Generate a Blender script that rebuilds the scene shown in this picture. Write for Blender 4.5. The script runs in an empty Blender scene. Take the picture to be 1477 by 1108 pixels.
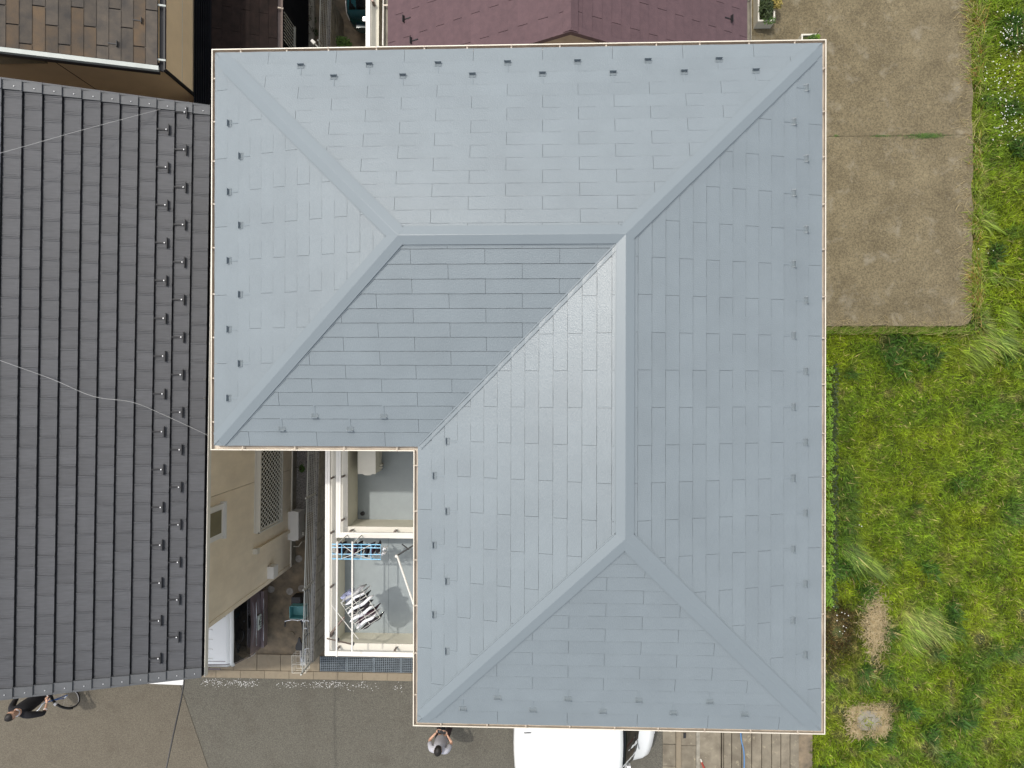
import bpy, bmesh, math, random
import numpy as np
from mathutils import Vector, Matrix
R_ = math.radians
random.seed(7)
rng = np.random.default_rng(11)
sc = bpy.context.scene
col = sc.collection

# ------------------------------------------------------------------ camera, sky, sun, exposure
H = 16.4                      # height of the drone over the yard
F = 985.0                     # focal length in pixels of the 1477 px wide photograph
CR = (Matrix.Rotation(0.0012, 3, 'X') @ Matrix.Rotation(0.0366, 3, 'Y') @ Matrix.Rotation(0.0022, 3, 'Z'))
cam = bpy.data.cameras.new('camera'); camo = bpy.data.objects.new('camera', cam); col.objects.link(camo)
cam.sensor_width = 36; cam.lens = 36 * F / 1477; cam.clip_start = .1; cam.clip_end = 2000
M4 = CR.to_4x4(); M4.translation = Vector((0, 0, H)); camo.matrix_world = M4
sc.camera = camo
w = bpy.data.worlds.new('World'); sc.world = w; w.use_nodes = True
nt = w.node_tree; bg = nt.nodes['Background']
sky = nt.nodes.new('ShaderNodeTexSky'); sky.sky_type = 'NISHITA'; sky.sun_disc = False
SUN = Vector((-.29, .33, 1.0)).normalized()
sky.sun_elevation = math.asin(SUN.z); sky.sun_rotation = math.atan2(SUN.x, SUN.y)
sky.air_density = 1.3; sky.dust_density = 4.0; sky.ozone_density = .5
thin = nt.nodes.new('ShaderNodeHueSaturation'); thin.inputs['Saturation'].default_value = .45; thin.inputs['Value'].default_value = 1.35      # thin high cloud pales the blue
nt.links.new(sky.outputs[0], thin.inputs['Color']); nt.links.new(thin.outputs[0], bg.inputs[0]); bg.inputs[1].default_value = 0.15
sl = bpy.data.lights.new('sun', 'SUN'); so = bpy.data.objects.new('sun', sl); col.objects.link(so)
sl.energy = 2.0; sl.angle = R_(1.0); sl.color = (1, .95, .87)
so.rotation_euler = SUN.to_track_quat('Z', 'Y').to_euler()
sc.view_settings.view_transform = 'Standard'; sc.view_settings.look = 'None'
sc.view_settings.exposure = 0.02; sc.view_settings.gamma = 1; sc.view_settings.use_curve_mapping = False

def ray(px, py): return CR @ Vector(((px - 738.5) / F, (554 - py) / F, -1))
def at(px, py, z):
    d = ray(px, py); k = (z - H) / d.z
    return Vector((d.x * k, d.y * k, z))
def at_x(px, py, X):
    d = ray(px, py); k = X / d.x
    return Vector((X, d.y * k, H + d.z * k))
def at_y(px, py, Y):
    d = ray(px, py); k = Y / d.y
    return Vector((d.x * k, Y, H + d.z * k))

# ------------------------------------------------------------------ materials
def mat(name, c, rough=.7, var=.12, scale=6, bump=0, bscale=60, spec=.5, metal=0, c2=None, piece=0, stretch=None, detail=6, coat=0, emis=None):
    m = bpy.data.materials.new(name); m.use_nodes = True; n = m.node_tree.nodes; l = m.node_tree.links
    b = n['Principled BSDF']; b.inputs['Roughness'].default_value = rough; b.inputs['Metallic'].default_value = metal
    b.inputs['Specular IOR Level'].default_value = spec
    if coat: b.inputs['Coat Weight'].default_value = coat; b.inputs['Coat Roughness'].default_value = .08
    tc = n.new('ShaderNodeTexCoord'); geo = n.new('ShaderNodeNewGeometry')
    src = geo.outputs['Position']
    if stretch:
        mp = n.new('ShaderNodeMapping'); mp.inputs['Scale'].default_value = stretch; l.new(src, mp.inputs[0]); src = mp.outputs[0]
    no = n.new('ShaderNodeTexNoise'); no.inputs['Scale'].default_value = scale; no.inputs['Detail'].default_value = detail; no.inputs['Roughness'].default_value = .6
    l.new(src, no.inputs['Vector'])
    cr = n.new('ShaderNodeValToRGB'); cr.color_ramp.elements[0].position = .3; cr.color_ramp.elements[1].position = .7
    a = [max(0, x * (1 - var)) for x in c]; d = [min(1, x * (1 + var)) for x in (c2 or c)]
    if c2: a = list(c); d = list(c2)
    cr.color_ramp.elements[0].color = (*a, 1); cr.color_ramp.elements[1].color = (*d, 1)
    l.new(no.outputs[0], cr.inputs[0]); out = cr.outputs[0]
    if piece:
        oi = n.new('ShaderNodeObjectInfo'); mr = n.new('ShaderNodeMapRange'); mr.inputs[3].default_value = 1 - piece; mr.inputs[4].default_value = 1 + piece
        l.new(oi.outputs['Random'], mr.inputs[0]); hs = n.new('ShaderNodeHueSaturation'); l.new(mr.outputs[0], hs.inputs['Value']); l.new(out, hs.inputs['Color']); out = hs.outputs[0]
    l.new(out, b.inputs['Base Color'])
    if bump:
        n2 = n.new('ShaderNodeTexNoise'); n2.inputs['Scale'].default_value = bscale; n2.inputs['Detail'].default_value = 4
        l.new(src, n2.inputs['Vector'])
        bp = n.new('ShaderNodeBump'); bp.inputs['Strength'].default_value = bump; bp.inputs['Distance'].default_value = .01
        l.new(n2.outputs[0], bp.inputs['Height']); l.new(bp.outputs[0], b.inputs['Normal'])
    return m

M = {}
M['slate'] = mat('painted_slate', (.180, .210, .226), .33, .055, 1.7, .33, 75, spec=.5, piece=.022)
M['cap'] = mat('painted_ridge_metal', (.180, .211, .228), .35, .02, 2, .05, 20, spec=.5)
M['underlay'] = mat('joint_shadow_grey', (.175, .20, .215), .8, .1)
M['gutter'] = mat('beige_gutter', (.57, .50, .41), .5, .22, 4, .1, 30, c2=(.40, .34, .27))
M['rim'] = mat('cream_gutter_rim', (.66, .61, .51), .4, .06, 3)
M['fascia'] = mat('brown_fascia', (.42, .33, .27), .6, .15, 6)
M['wall'] = mat('cream_wall', (.62, .58, .48), .8, .06, 5, .2, 90)
M['white_metal'] = mat('white_painted_metal', (.64, .61, .53), .42, .03, 4)
M['white_hot'] = mat('bright_white_plastic', (.70, .68, .63), .45, .03, 4)
M['parapet'] = mat('cream_parapet_board', (.66, .63, .52), .7, .05, 4, .15, 60)
M['balc_floor'] = mat('grey_balcony_membrane', (.26, .295, .305), .55, .08, 3, .1, 40)
M['bronze'] = mat('bronze_bracket', (.16, .12, .10), .4, .1, 10, metal=.4)
M['tile'] = mat('charcoal_roof_tile', (.055, .057, .062), .62, .2, 5, .25, 70, piece=.10, stretch=(1, 9, 1))
M['rake'] = mat('grey_rake_tile', (.080, .084, .088), .6, .12, 7, .2, 70, piece=.06)
M['tiledeck'] = mat('dark_roof_felt', (.015, .015, .016), .9)
M['bolt'] = mat('steel_bolt', (.8, .8, .8), .3, .02, metal=.3)
M['black_metal'] = mat('black_metal', (.015, .015, .016), .45, .1)
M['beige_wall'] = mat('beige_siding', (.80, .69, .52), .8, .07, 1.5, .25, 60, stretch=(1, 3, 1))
M['dark_gap'] = mat('brown_seam', (.07, .04, .025), .9)
M['glass'] = mat('window_glass', (.03, .032, .022), .08, .1, 2, spec=.6)
M['olive_glass'] = mat('frosted_glass', (.16, .15, .09), .25, .15, 3)
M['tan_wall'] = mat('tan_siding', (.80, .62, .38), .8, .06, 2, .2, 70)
M['tan_trim'] = mat('pale_green_metal_trim', (.42, .45, .42), .5, .1, 4)
M['old_slate'] = mat('weathered_slate', (.055, .051, .047), .85, .3, 5, .3, 60, spec=.2, c2=(.105, .088, .070), piece=.14)
M['rust'] = mat('rust_stained_slate', (.060, .054, .047), .85, .3, 3, .3, 60, spec=.2, c2=(.125, .086, .052), piece=.1)
M['maroon'] = mat('maroon_slate', (.088, .053, .060), .85, .12, 9, .3, 60, c2=(.114, .068, .075), piece=.045)
M['maroon_dark'] = mat('maroon_joint', (.03, .012, .014), .9)
M['annex'] = mat('dark_brown_slate', (.014, .011, .010), .9, .3, 6, .2, 60, spec=.08, c2=(.026, .018, .016), piece=.15)
M['black_clad'] = mat('black_ribbed_cladding', (.010, .011, .014), .8, .2, 4, spec=.1)
M['asphalt'] = mat('asphalt', (.055, .052, .042), .9, .2, 46, .7, 60, c2=(.155, .145, .116), detail=8)
M['asphalt_old'] = mat('pale_old_asphalt', (.075, .064, .046), .9, .2, 46, .7, 60, c2=(.168, .148, .112), detail=8)
M['concrete_kerb'] = mat('concrete_kerb', (.20, .165, .115), .88, .15, 5, .3, 90, c2=(.28, .235, .165), piece=.07)
M['step'] = mat('stained_concrete_step', (.13, .11, .08), .88, .15, 3.2, .3, 90, c2=(.24, .21, .155), piece=.12)
M['yard'] = mat('brown_stained_concrete', (.10, .085, .062), .9, .3, 4, .4, 70, c2=(.26, .20, .13))
M['gravel'] = mat('grey_gravel', (.08, .075, .07), .95, .5, 30, 1, 60, c2=(.34, .32, .30))
M['soil'] = mat('dark_soil', (.022, .03, .010), .95, .4, 9, .8, 30, c2=(.075, .085, .02))
M['block'] = mat('concrete_block', (.19, .175, .14), .93, .2, 8, .4, 90, c2=(.32, .295, .24), piece=.12)
M['wire'] = mat('galvanised_wire', (.60, .60, .55), .4, .1, 4, metal=.3)
M['tyre'] = mat('black_tyre', (.012, .012, .013), .75, .1)
M['van_white'] = mat('white_van_paint', (.82, .83, .82), .22, .01, 2, coat=.4)
M['van_mauve'] = mat('grey_mauve_paint', (.14, .105, .11), .25, .03, 2, coat=.6)
M['teal_paint'] = mat('dark_teal_paint', (.008, .040, .050), .25, .04, 2, coat=.6)
M['car_glass'] = mat('dark_car_glass', (.006, .007, .008), .06, .05, spec=.25)
M['pale_glass'] = mat('pale_windscreen', (.05, .065, .06), .08, .1)
M['chrome'] = mat('chrome', (.75, .76, .78), .15, .02, metal=.9)
M['lamp_clear'] = mat('clear_lamp', (.7, .68, .66), .15, .05)
M['lamp_red'] = mat('red_lamp', (.45, .02, .02), .15, .05)
M['plate'] = mat('number_plate', (.6, .66, .6), .4, .03)
M['skin'] = mat('skin', (.55, .33, .23), .55, .05, 20)
M['hair'] = mat('black_hair', (.012, .009, .008), .55, .2, 40, .5, 90)
M['tee'] = mat('grey_tee_cloth', (.46, .46, .50), .9, .06, 12, .3, 40)
M['navy'] = mat('black_cloth', (.009, .009, .012), .9, .15, 12, .3, 40)
M['trouser'] = mat('dark_maroon_trousers', (.03, .018, .02), .9, .15, 12)
M['white_cloth'] = mat('white_cloth', (.78, .78, .80), .9, .04, 12, .3, 30)
M['blue_cloth'] = mat('blue_grey_cloth', (.28, .30, .45), .9, .3, 20, .3, 30)
M['grey_cloth'] = mat('grey_cloth', (.35, .35, .36), .9, .1, 20, .3, 30)
M['black_cloth'] = mat('black_laundry', (.012, .009, .013), .9, .2, 20, .3, 30)
M['plum_cloth'] = mat('plum_laundry', (.05, .02, .035), .9, .2, 20, .3, 30)
M['lightblue'] = mat('light_blue_plastic', (.25, .55, .78), .4, .03)
M['teal_plastic'] = mat('teal_plastic', (.10, .30, .31), .45, .06)
M['blue_paint'] = mat('blue_bicycle_paint', (.015, .12, .45), .3, .03)
M['hose'] = mat('blue_hose', (.10, .22, .42), .5, .05)
M['red_plastic'] = mat('red_plastic', (.33, .05, .03), .5, .05)
M['leaf'] = mat('leaf_green', (.035, .085, .012), .6, .3, 12, c2=(.09, .17, .02))
M['leaf_bright'] = mat('bright_leaf_green', (.09, .20, .010), .6, .3, 14, c2=(.20, .33, .015))
M['leaf_dark'] = mat('dark_leaf', (.018, .035, .008), .6, .3, 12, c2=(.05, .075, .012))
M['leaf_yellow'] = mat('yellow_leaf', (.22, .19, .03), .6, .3, 12, c2=(.36, .27, .07))
M['stem'] = mat('brown_stem', (.06, .04, .02), .9)
M['paint_line'] = mat('white_road_paint', (.78, .78, .76), .7, .04, 20)
M['cable_w'] = mat('white_cable', (.38, .38, .37), .6)
M['grate'] = mat('steel_grating', (.17, .20, .22), .5, .2, 8, metal=.3)
M['void'] = mat('drain_dark', (.01, .01, .01), .9)
M['petal'] = mat('white_petal', (.8, .8, .75), .8, .03)
M['cream_unit'] = mat('cream_unit_plastic', (.60, .58, .50), .5, .04)
M['stone'] = mat('grey_stepping_stone', (.30, .28, .25), .9, .3, 14)

# concrete slab: stains, scratches, blotches
def slab_material():
    m = mat('brown_old_concrete', (.104, .083, .045), .9, .2, 1.3, .6, 60, c2=(.168, .138, .080))
    n = m.node_tree.nodes; l = m.node_tree.links; b = n['Principled BSDF']
    base = b.inputs['Base Color'].links[0].from_socket; geo = [x for x in n if x.type == 'NEW_GEOMETRY'][0]
    f = n.new('ShaderNodeTexNoise'); f.inputs['Scale'].default_value = 26; f.inputs['Detail'].default_value = 6; f.inputs['Roughness'].default_value = .75
    l.new(geo.outputs['Position'], f.inputs['Vector'])
    r = n.new('ShaderNodeMapRange'); r.inputs[1].default_value = .3; r.inputs[2].default_value = .7; r.inputs[3].default_value = .42; r.inputs[4].default_value = 1.65; l.new(f.outputs[0], r.inputs[0])
    hs = n.new('ShaderNodeHueSaturation'); l.new(base, hs.inputs['Color']); l.new(r.outputs[0], hs.inputs['Value'])
    g = n.new('ShaderNodeTexNoise'); g.inputs['Scale'].default_value = 2.1; g.inputs['Detail'].default_value = 9; g.inputs['Roughness'].default_value = .72; g.inputs['Distortion'].default_value = .3
    l.new(geo.outputs['Position'], g.inputs['Vector'])
    r2 = n.new('ShaderNodeMapRange'); r2.inputs[1].default_value = .54; r2.inputs[2].default_value = .70; r2.inputs[3].default_value = 0; r2.inputs[4].default_value = .5; l.new(g.outputs[0], r2.inputs[0])
    mx = n.new('ShaderNodeMix'); mx.data_type = 'RGBA'; l.new(r2.outputs[0], mx.inputs[0]); l.new(hs.outputs[0], mx.inputs[6]); mx.inputs[7].default_value = (.29, .26, .195, 1)
    l.new(mx.outputs[2], b.inputs['Base Color'])
    return m
M['slab'] = slab_material()
def worn(m, c, lo, hi, sc_, amt):      # adds blotches of a second colour
    n = m.node_tree.nodes; l = m.node_tree.links; b = n['Principled BSDF']
    base = b.inputs['Base Color'].links[0].from_socket; geo = [x for x in n if x.type == 'NEW_GEOMETRY'][0]
    g = n.new('ShaderNodeTexNoise'); g.inputs['Scale'].default_value = sc_; g.inputs['Detail'].default_value = 8; g.inputs['Roughness'].default_value = .68
    l.new(geo.outputs['Position'], g.inputs['Vector'])
    r2 = n.new('ShaderNodeMapRange'); r2.inputs[1].default_value = lo; r2.inputs[2].default_value = hi; r2.inputs[3].default_value = 0; r2.inputs[4].default_value = amt; l.new(g.outputs[0], r2.inputs[0])
    mx = n.new('ShaderNodeMix'); mx.data_type = 'RGBA'; l.new(r2.outputs[0], mx.inputs[0]); l.new(base, mx.inputs[6]); mx.inputs[7].default_value = (*c, 1)
    l.new(mx.outputs[2], b.inputs['Base Color'])
worn(M['asphalt'], (.06, .05, .038), .5, .75, 1.2, .5)
worn(M['asphalt_old'], (.07, .058, .042), .5, .75, 1.6, .5)
worn(M['step'], (.34, .30, .21), .58, .66, 7, .7)
worn(M['concrete_kerb'], (.16, .12, .08), .5, .7, 5, .7)
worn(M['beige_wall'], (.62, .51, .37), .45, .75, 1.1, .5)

# grass: hue from position (patches) and from a random number per blade
def grass_material():
    m = bpy.data.materials.new('grass_blades'); m.use_nodes = True; n = m.node_tree.nodes; l = m.node_tree.links
    b = n['Principled BSDF']; b.inputs['Roughness'].default_value = .55; b.inputs['Specular IOR Level'].default_value = .3
    at_ = n.new('ShaderNodeAttribute'); at_.attribute_name = 'hue'
    l.new(at_.outputs['Color'], b.inputs['Base Color'])
    tr = n.new('ShaderNodeBsdfTranslucent'); l.new(at_.outputs['Color'], tr.inputs['Color'])
    mx = n.new('ShaderNodeMixShader'); mx.inputs[0].default_value = .3
    l.new(b.outputs[0], mx.inputs[1]); l.new(tr.outputs[0], mx.inputs[2]); l.new(mx.outputs[0], n['Material Output'].inputs[0])
    return m
M['grass'] = grass_material()

# ------------------------------------------------------------------ helpers
def world_of(o):
    m = o.matrix_basis
    if o.parent: m = world_of(o.parent) @ o.matrix_parent_inverse @ m
    return m
def attach(o, parent, local=False):
    if parent is None: return
    o.parent = parent
    if not local: o.matrix_parent_inverse = world_of(parent).inverted()
def obj(name, v, f, m, parent=None, local=False, smooth=False, mats=None, mi=None):
    me = bpy.data.meshes.new(name); me.from_pydata([tuple(x) for x in v], [], f); me.update()
    for mm in (mats or [m]): me.materials.append(mm)
    if mi: me.polygons.foreach_set('material_index', mi)
    if smooth: me.polygons.foreach_set('use_smooth', [True] * len(me.polygons))
    o = bpy.data.objects.new(name, me); col.objects.link(o); attach(o, parent, local); return o
def thing(name, label, cat, loc=(0, 0, 0), rz=0, group=None):
    o = bpy.data.objects.new(name, None); col.objects.link(o); o.location = loc; o.rotation_euler = (0, 0, rz)
    o.empty_display_size = .2; o['label'] = label; o['category'] = cat
    if group: o['group'] = group
    return o
def tag(o, label, cat, group=None):
    o['label'] = label; o['category'] = cat
    if group: o['group'] = group
    return o
def struct(o): o['kind'] = 'structure'; return o
def stuff(o): o['kind'] = 'stuff'; return o
class MB:
    def __init__(s): s.v = []; s.f = []
    def add(s, v, f):
        k = len(s.v); s.v += [Vector(x) for x in v]; s.f += [tuple(i + k for i in q) for q in f]; return s
    def box(s, a, b, m=None):
        x0, y0, z0 = a; x1, y1, z1 = b
        v = [(x0, y0, z0), (x1, y0, z0), (x1, y1, z0), (x0, y1, z0), (x0, y0, z1), (x1, y0, z1), (x1, y1, z1), (x0, y1, z1)]
        if m: v = [m @ Vector(p) for p in v]
        return s.add(v, [(3, 2, 1, 0), (4, 5, 6, 7), (0, 1, 5, 4), (1, 2, 6, 5), (2, 3, 7, 6), (3, 0, 4, 7)])
    def tube(s, pts, r, n=6, r2=None, closed=False):
        pts = [Vector(p) for p in pts]; N = len(pts); v = []; f = []
        for i, p in enumerate(pts):
            if closed: d = pts[(i + 1) % N] - pts[i - 1]
            else: d = pts[min(i + 1, N - 1)] - pts[max(i - 1, 0)]
            d.normalize(); a = d.orthogonal() if abs(d.z) > .95 else d.cross(Vector((0, 0, 1))); a.normalize(); b = d.cross(a)
            rr = r if r2 is None else r + (r2 - r) * i / (N - 1)
            v += [p + a * math.cos(t) * rr + b * math.sin(t) * rr for t in [2 * math.pi * k / n for k in range(n)]]
        for i in range(N if closed else N - 1):
            j = (i + 1) % N
            for k in range(n):
                f.append((i * n + k, i * n + (k + 1) % n, j * n + (k + 1) % n, j * n + k))
        if not closed: f += [tuple(range(n))[::-1], tuple((N - 1) * n + k for k in range(n))]
        return s.add(v, f)
    def cyl(s, c, r, z0, z1, n=16, r1=None):
        r1 = r if r1 is None else r1
        v = [(c[0] + r * math.cos(2 * math.pi * k / n), c[1] + r * math.sin(2 * math.pi * k / n), z0) for k in range(n)]
        v += [(c[0] + r1 * math.cos(2 * math.pi * k / n), c[1] + r1 * math.sin(2 * math.pi * k / n), z1) for k in range(n)]
        return s.add(v, [tuple(range(n))[::-1], tuple(range(n, 2 * n))] + [(k, (k + 1) % n, n + (k + 1) % n, n + k) for k in range(n)])
    def prism(s, poly, z0, z1):
        n = len(poly); v = [(p[0], p[1], z0) for p in poly] + [(p[0], p[1], z1) for p in poly]
        return s.add(v, [tuple(range(n))[::-1], tuple(range(n, 2 * n))] + [(k, (k + 1) % n, n + (k + 1) % n, n + k) for k in range(n)])
    def build(s, name, m, parent=None, local=False, smooth=False): return obj(name, s.v, s.f, m, parent, local, smooth)
def clip(poly, C):      # convex clip of 2-D polygon by CCW polygon C
    for i in range(len(C)):
        a, b = C[i], C[(i + 1) % len(C)]; out = []
        side = lambda p: (b[0] - a[0]) * (p[1] - a[1]) - (b[1] - a[1]) * (p[0] - a[0])
        for j in range(len(poly)):
            p, q = poly[j], poly[(j + 1) % len(poly)]; sp, sq = side(p), side(q)
            if sp >= 0: out.append(p)
            if (sp > 0 and sq < 0) or (sp < 0 and sq > 0):
                t = sp / (sp - sq); out.append((p[0] + (q[0] - p[0]) * t, p[1] + (q[1] - p[1]) * t))
        poly = out
        if len(poly) < 3: return []
    return poly
def area(p): return abs(sum(p[i][0] * p[(i + 1) % len(p)][1] - p[(i + 1) % len(p)][0] * p[i][1] for i in range(len(p)))) / 2
def frame_matrix(o, u, s_):
    u = Vector(u).normalized(); s_ = Vector(s_).normalized(); n = u.cross(s_)
    m = Matrix((u, s_, n)).transposed().to_4x4(); m.translation = Vector(o); return m

# ================================================================== SETTING: ground
struct(MB().box((-300, -300, -1.2), (300, 300, -.30)).build('ground', M['soil']))
struct(MB().box((-60, -7.20, -.5), (6.45, 60, -.012)).build('yard_ground', M['yard']))
# slab of old concrete east of the house, two bays with a rounded corner
slab_e = at(1402, 300, 0).x; slab_s = at(1300, 470, 0).y; jy = at(1300, 196, 0).y
def wob(a, b, n, amp):
    return [Vector(a).lerp(Vector(b), i / n) + Vector((random.uniform(-amp, amp), random.uniform(-amp, amp))) for i in range(1, n)]
c0 = at(1398, 466, 0)
pol = [(4.75, slab_s), *[(p.x, p.y) for p in wob((4.75, slab_s), (slab_e - .25, slab_s), 14, .012)], (slab_e - .25, slab_s), (slab_e - .10, slab_s + .05), (slab_e - .03, slab_s + .14), (slab_e, slab_s + .3)]
pol += [(p.x, p.y) for p in wob((slab_e, slab_s + .3), (slab_e, jy - .012), 22, .03)] + [(slab_e, jy - .004), (4.75, jy - .004)]
s1 = struct(MB().prism(pol, -.42, .012).build('concrete_slab', M['slab']))
pol = [(4.75, jy + .004), (slab_e, jy + .004), *[(p.x, p.y) for p in wob((slab_e, jy + .01), (slab_e - .03, 14), 34, .03)], (slab_e - .03, 30), (4.75, 30)]
s2 = struct(MB().prism(pol, -.42, .014).build('concrete_slab', M['slab']))
# road
struct(MB().box((-80, -22, -.5), (3.05, -7.15, -.006)).build('road', M['asphalt']))
p0, p1 = at(258, 982, 0), at(302, 1112, 0)
dx = (p1 - p0).normalized(); far = p1 + dx * 10
struct(MB().prism([(-80, p0.y - .02), (-80, far.y), (far.x, far.y), (p0.x, p0.y - .02)], -.02, .006).build('pale_road_patch', M['asphalt_old']))
# worn white edge line: one fresh stretch and the crumbs of the rest
a, b = at(205, 978, 0), at(265, 983, 0)
struct(MB().prism([(a.x - 2.2, a.y + .0 - .08), (b.x, b.y - .085), (b.x, b.y + .11), (a.x - 2.2, a.y + .2)], .006, .012).build('road_edge_line', M['paint_line']))
mb = MB()
for _ in range(700):
    t = random.random(); px = 290 + 290 * t
    if math.sin(px * .11) + math.sin(px * .043) < random.uniform(-1.4, .8): continue
    c = at(px, 984 + 7 * t + random.gauss(0, 3), .0); r = random.uniform(.003, .010) * random.choice((1, 1, 1.5))
    k = random.randint(3, 5); mb.prism([(c.x + r * random.uniform(.6, 1.6) * math.cos(2 * math.pi * i / k), c.y + r * random.uniform(.5, 1) * math.sin(2 * math.pi * i / k)) for i in range(k)], -.008, .002)
stuff(struct(mb.build('worn_line_crumbs', M['paint_line'])))['kind'] = 'stuff'
# band of gutter lids and kerb along the road
kerb = bpy.data.objects.new('gutter_lids', None); col.objects.link(kerb); kerb['kind'] = 'structure'; kerb.location = (-5, -6.8, 0)
yA, yB = at(400, 944, 0).y, at(400, 967, 0).y
xg = at(462, 950, 0).x
xs = [at(p, 955, 0).x for p in (160, 198, 236, 274, 303, 337, 371, 405, 439)] + [xg - .01]
for i in range(len(xs) - 1):
    MB().box((xs[i] + .006, yB, -.3), (xs[i + 1] - .006, yA + (0.0 if i > 2 else .02), .018 + .004 * (i % 2))).build('lid', M['concrete_kerb'], kerb)
for i in range(14):
    x0 = -9.6 + i * .6
    MB().box((x0 + .004, yB - .19, -.3), (x0 + .596, yB - .008, .03)).build('kerbstone', M['concrete_kerb'], kerb)
# steel grating beside it
gt = bpy.data.objects.new('drain_grating', None); col.objects.link(gt); gt['kind'] = 'structure'; gt.location = (xg, -6.7, 0)
MB().box((xg, yB, -.3), (-1.2, at(500, 948, 0).y, -.008)).build('drain_bed', M['void'], gt)
gy1 = at(500, 947, 0).y
for i in range(5):
    x0 = xg + i * .66; x1 = x0 + .65; mb = MB()
    n = 14
    for k in range(n): X = x0 + .02 + (x1 - x0 - .04) * k / (n - 1); mb.box((X - .006, yB + .015, -.006), (X + .006, gy1 - .01, .018))
    for k in range(9): Y = yB + .015 + (gy1 - yB - .03) * k / 8; mb.box((x0, Y - .006, -.004), (x1, Y + .006, .022))
    mb.box((x0, yB + .002, -.004), (x0 + .014, gy1, .025)); mb.box((x1 - .014, yB + .002, -.004), (x1, gy1, .025))
    mb.build('grating_panel', M['grate'], gt)
# gravel strip along the neighbour's wall
mb = MB().box((-5.93, -3.1, -.05), (-5.14, 4.9, .0)); struct(mb.build('gravel_strip', M['gravel']))
mb = MB()
for _ in range(2600):
    x = random.uniform(-5.9, -5.17); y = random.uniform(-3.05, -.9); r = random.uniform(.008, .02)
    m = Matrix.Translation((x, y, .004)) @ Matrix.Rotation(random.random() * 6, 4, 'Z') @ Matrix.Rotation(random.random(), 4, 'X')
    mb.add([m @ Vector(p) for p in ((-r, 0, 0), (0, -r * .8, 0), (r, 0, 0), (0, r * .9, 0), (0, 0, r * .9), (0, 0, -r))], [(0, 1, 4), (1, 2, 4), (2, 3, 4), (3, 0, 4)])
stuff(mb.build('gravel', M['stone']))
for (px, py, m) in ((391, 850, 'stone'), (418, 853, 'stone'), (435, 849, 'stone'), (420, 916, 'yard'), (431, 806, 'stone')):
    p = at(px, py, 0); o = MB().cyl((p.x, p.y), .085, -.03, .006, 20).build('stepping_stone', M[m]); struct(o)
# pavers, slabs and low steps at the bottom right
st = bpy.data.objects.new('side_steps', None); col.objects.link(st); st['kind'] = 'structure'; st.location = (5, -9, 0)
xx = [at(p, 1080, 0).x for p in (956, 975, 982, 1004, 1009, 1040)]
for k in range(7):
    y1 = -7.35 - k * .52 + .30; 
    MB().box((xx[0], y1 - .45, -.4), (xx[1] - .01, y1 + .055, .006 + .003 * (k % 2))).build('paver', M['step'], st)
for k in range(5):
    MB().box((xx[1], -7.2 - k - .99, -.4), (xx[2], -7.2 - k, .03)).build('kerbstone', M['concrete_kerb'], st)
for k in range(5):
    MB().box((xx[2] + .008, -7.55 - k * 1.02 - 1.01, -.4), (xx[3] - .008, -7.55 - k * 1.02, .012)).build('slab', M['step'], st)
MB().box((xx[3], -14, -.4), (xx[4], -6.5, .03)).build('kerbstone', M['block'], st)
MB().box((xx[4] + .005, -14, -.4), (xx[5] - .01, -6.5, .01)).build('slab', M['step'], st)
sx = [at(p, 1080, 0).x for p in (1040, 1043, 1055, 1070, 1085, 1100, 1115, 1129, 1143, 1157)]
for k in range(len(sx) - 1):
    z = .03 - .028 * k
    MB().box((sx[k] + .022, -14, -.55), (sx[k + 1] - .004, -7.4, z)).build('step', M['step'], st)
MB().box((3.05, -14, -.45), (xx[0] - .01, -7.15, -.008)).build('footing', M['asphalt'], st)
MB().box((sx[-1], -14, -.45), (6.62, -7.0, -.24)).build('footing', M['yard'], st)
h = at(1013, 1098, .05)

# ================================================================== MAIN HOUSE
HW = 2.568; T = .29; ZE = H - 8.85
X0, X2, Y0, Y2 = -4.227, 3.608, 4.348, -4.378
X1 = X2 - 2 * HW; Y1 = Y0 - 2 * HW; ZR = ZE + HW * T
cs = 1 / math.sqrt(1 + T * T)
P = dict(TL=(X0, Y0), TR=(X2, Y0), BR=(X2, Y2), BL=(X1, Y2), N=(X1, Y1), L=(X0, Y1), A=(X0 + HW, Y0 - HW), B=(X2 - HW, Y0 - HW), C=(X2 - HW, Y2 + HW))
def zz(k): return ZR if k in 'ABC' else ZE
P3 = {k: Vector((v[0], v[1], zz(k))) for k, v in P.items()}
house = thing('house', 'L-shaped house with blue-grey hipped slate roof and balconies in its inner corner', 'house', (0, 0, 0))
OV = .28
wp = [(X0 + OV, Y0 - OV), (X0 + OV, Y1 + OV), (X1 + OV, Y1 + OV), (X1 + OV, Y2 + OV), (X2 - OV, Y2 + OV), (X2 - OV, Y0 - OV)]
MB().prism(wp, 0, ZE - .05).build('wall', M['wall'], house)
# soffit and deck
MB().prism([P[k] for k in ('TL', 'L', 'N', 'BL', 'BR', 'TR')], ZE - .11, ZE - .045).build('soffit', M['fascia'], house)
dv = [P3[k] - Vector((0, 0, .02)) for k in ('TL', 'TR', 'BR', 'BL', 'N', 'L', 'A', 'B', 'C')]
roof = obj('roof', dv, [(0, 6, 7, 1), (0, 5, 6), (5, 4, 7, 6), (4, 3, 8, 7), (3, 2, 8), (2, 1, 7, 8)], M['underlay'], house)
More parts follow.
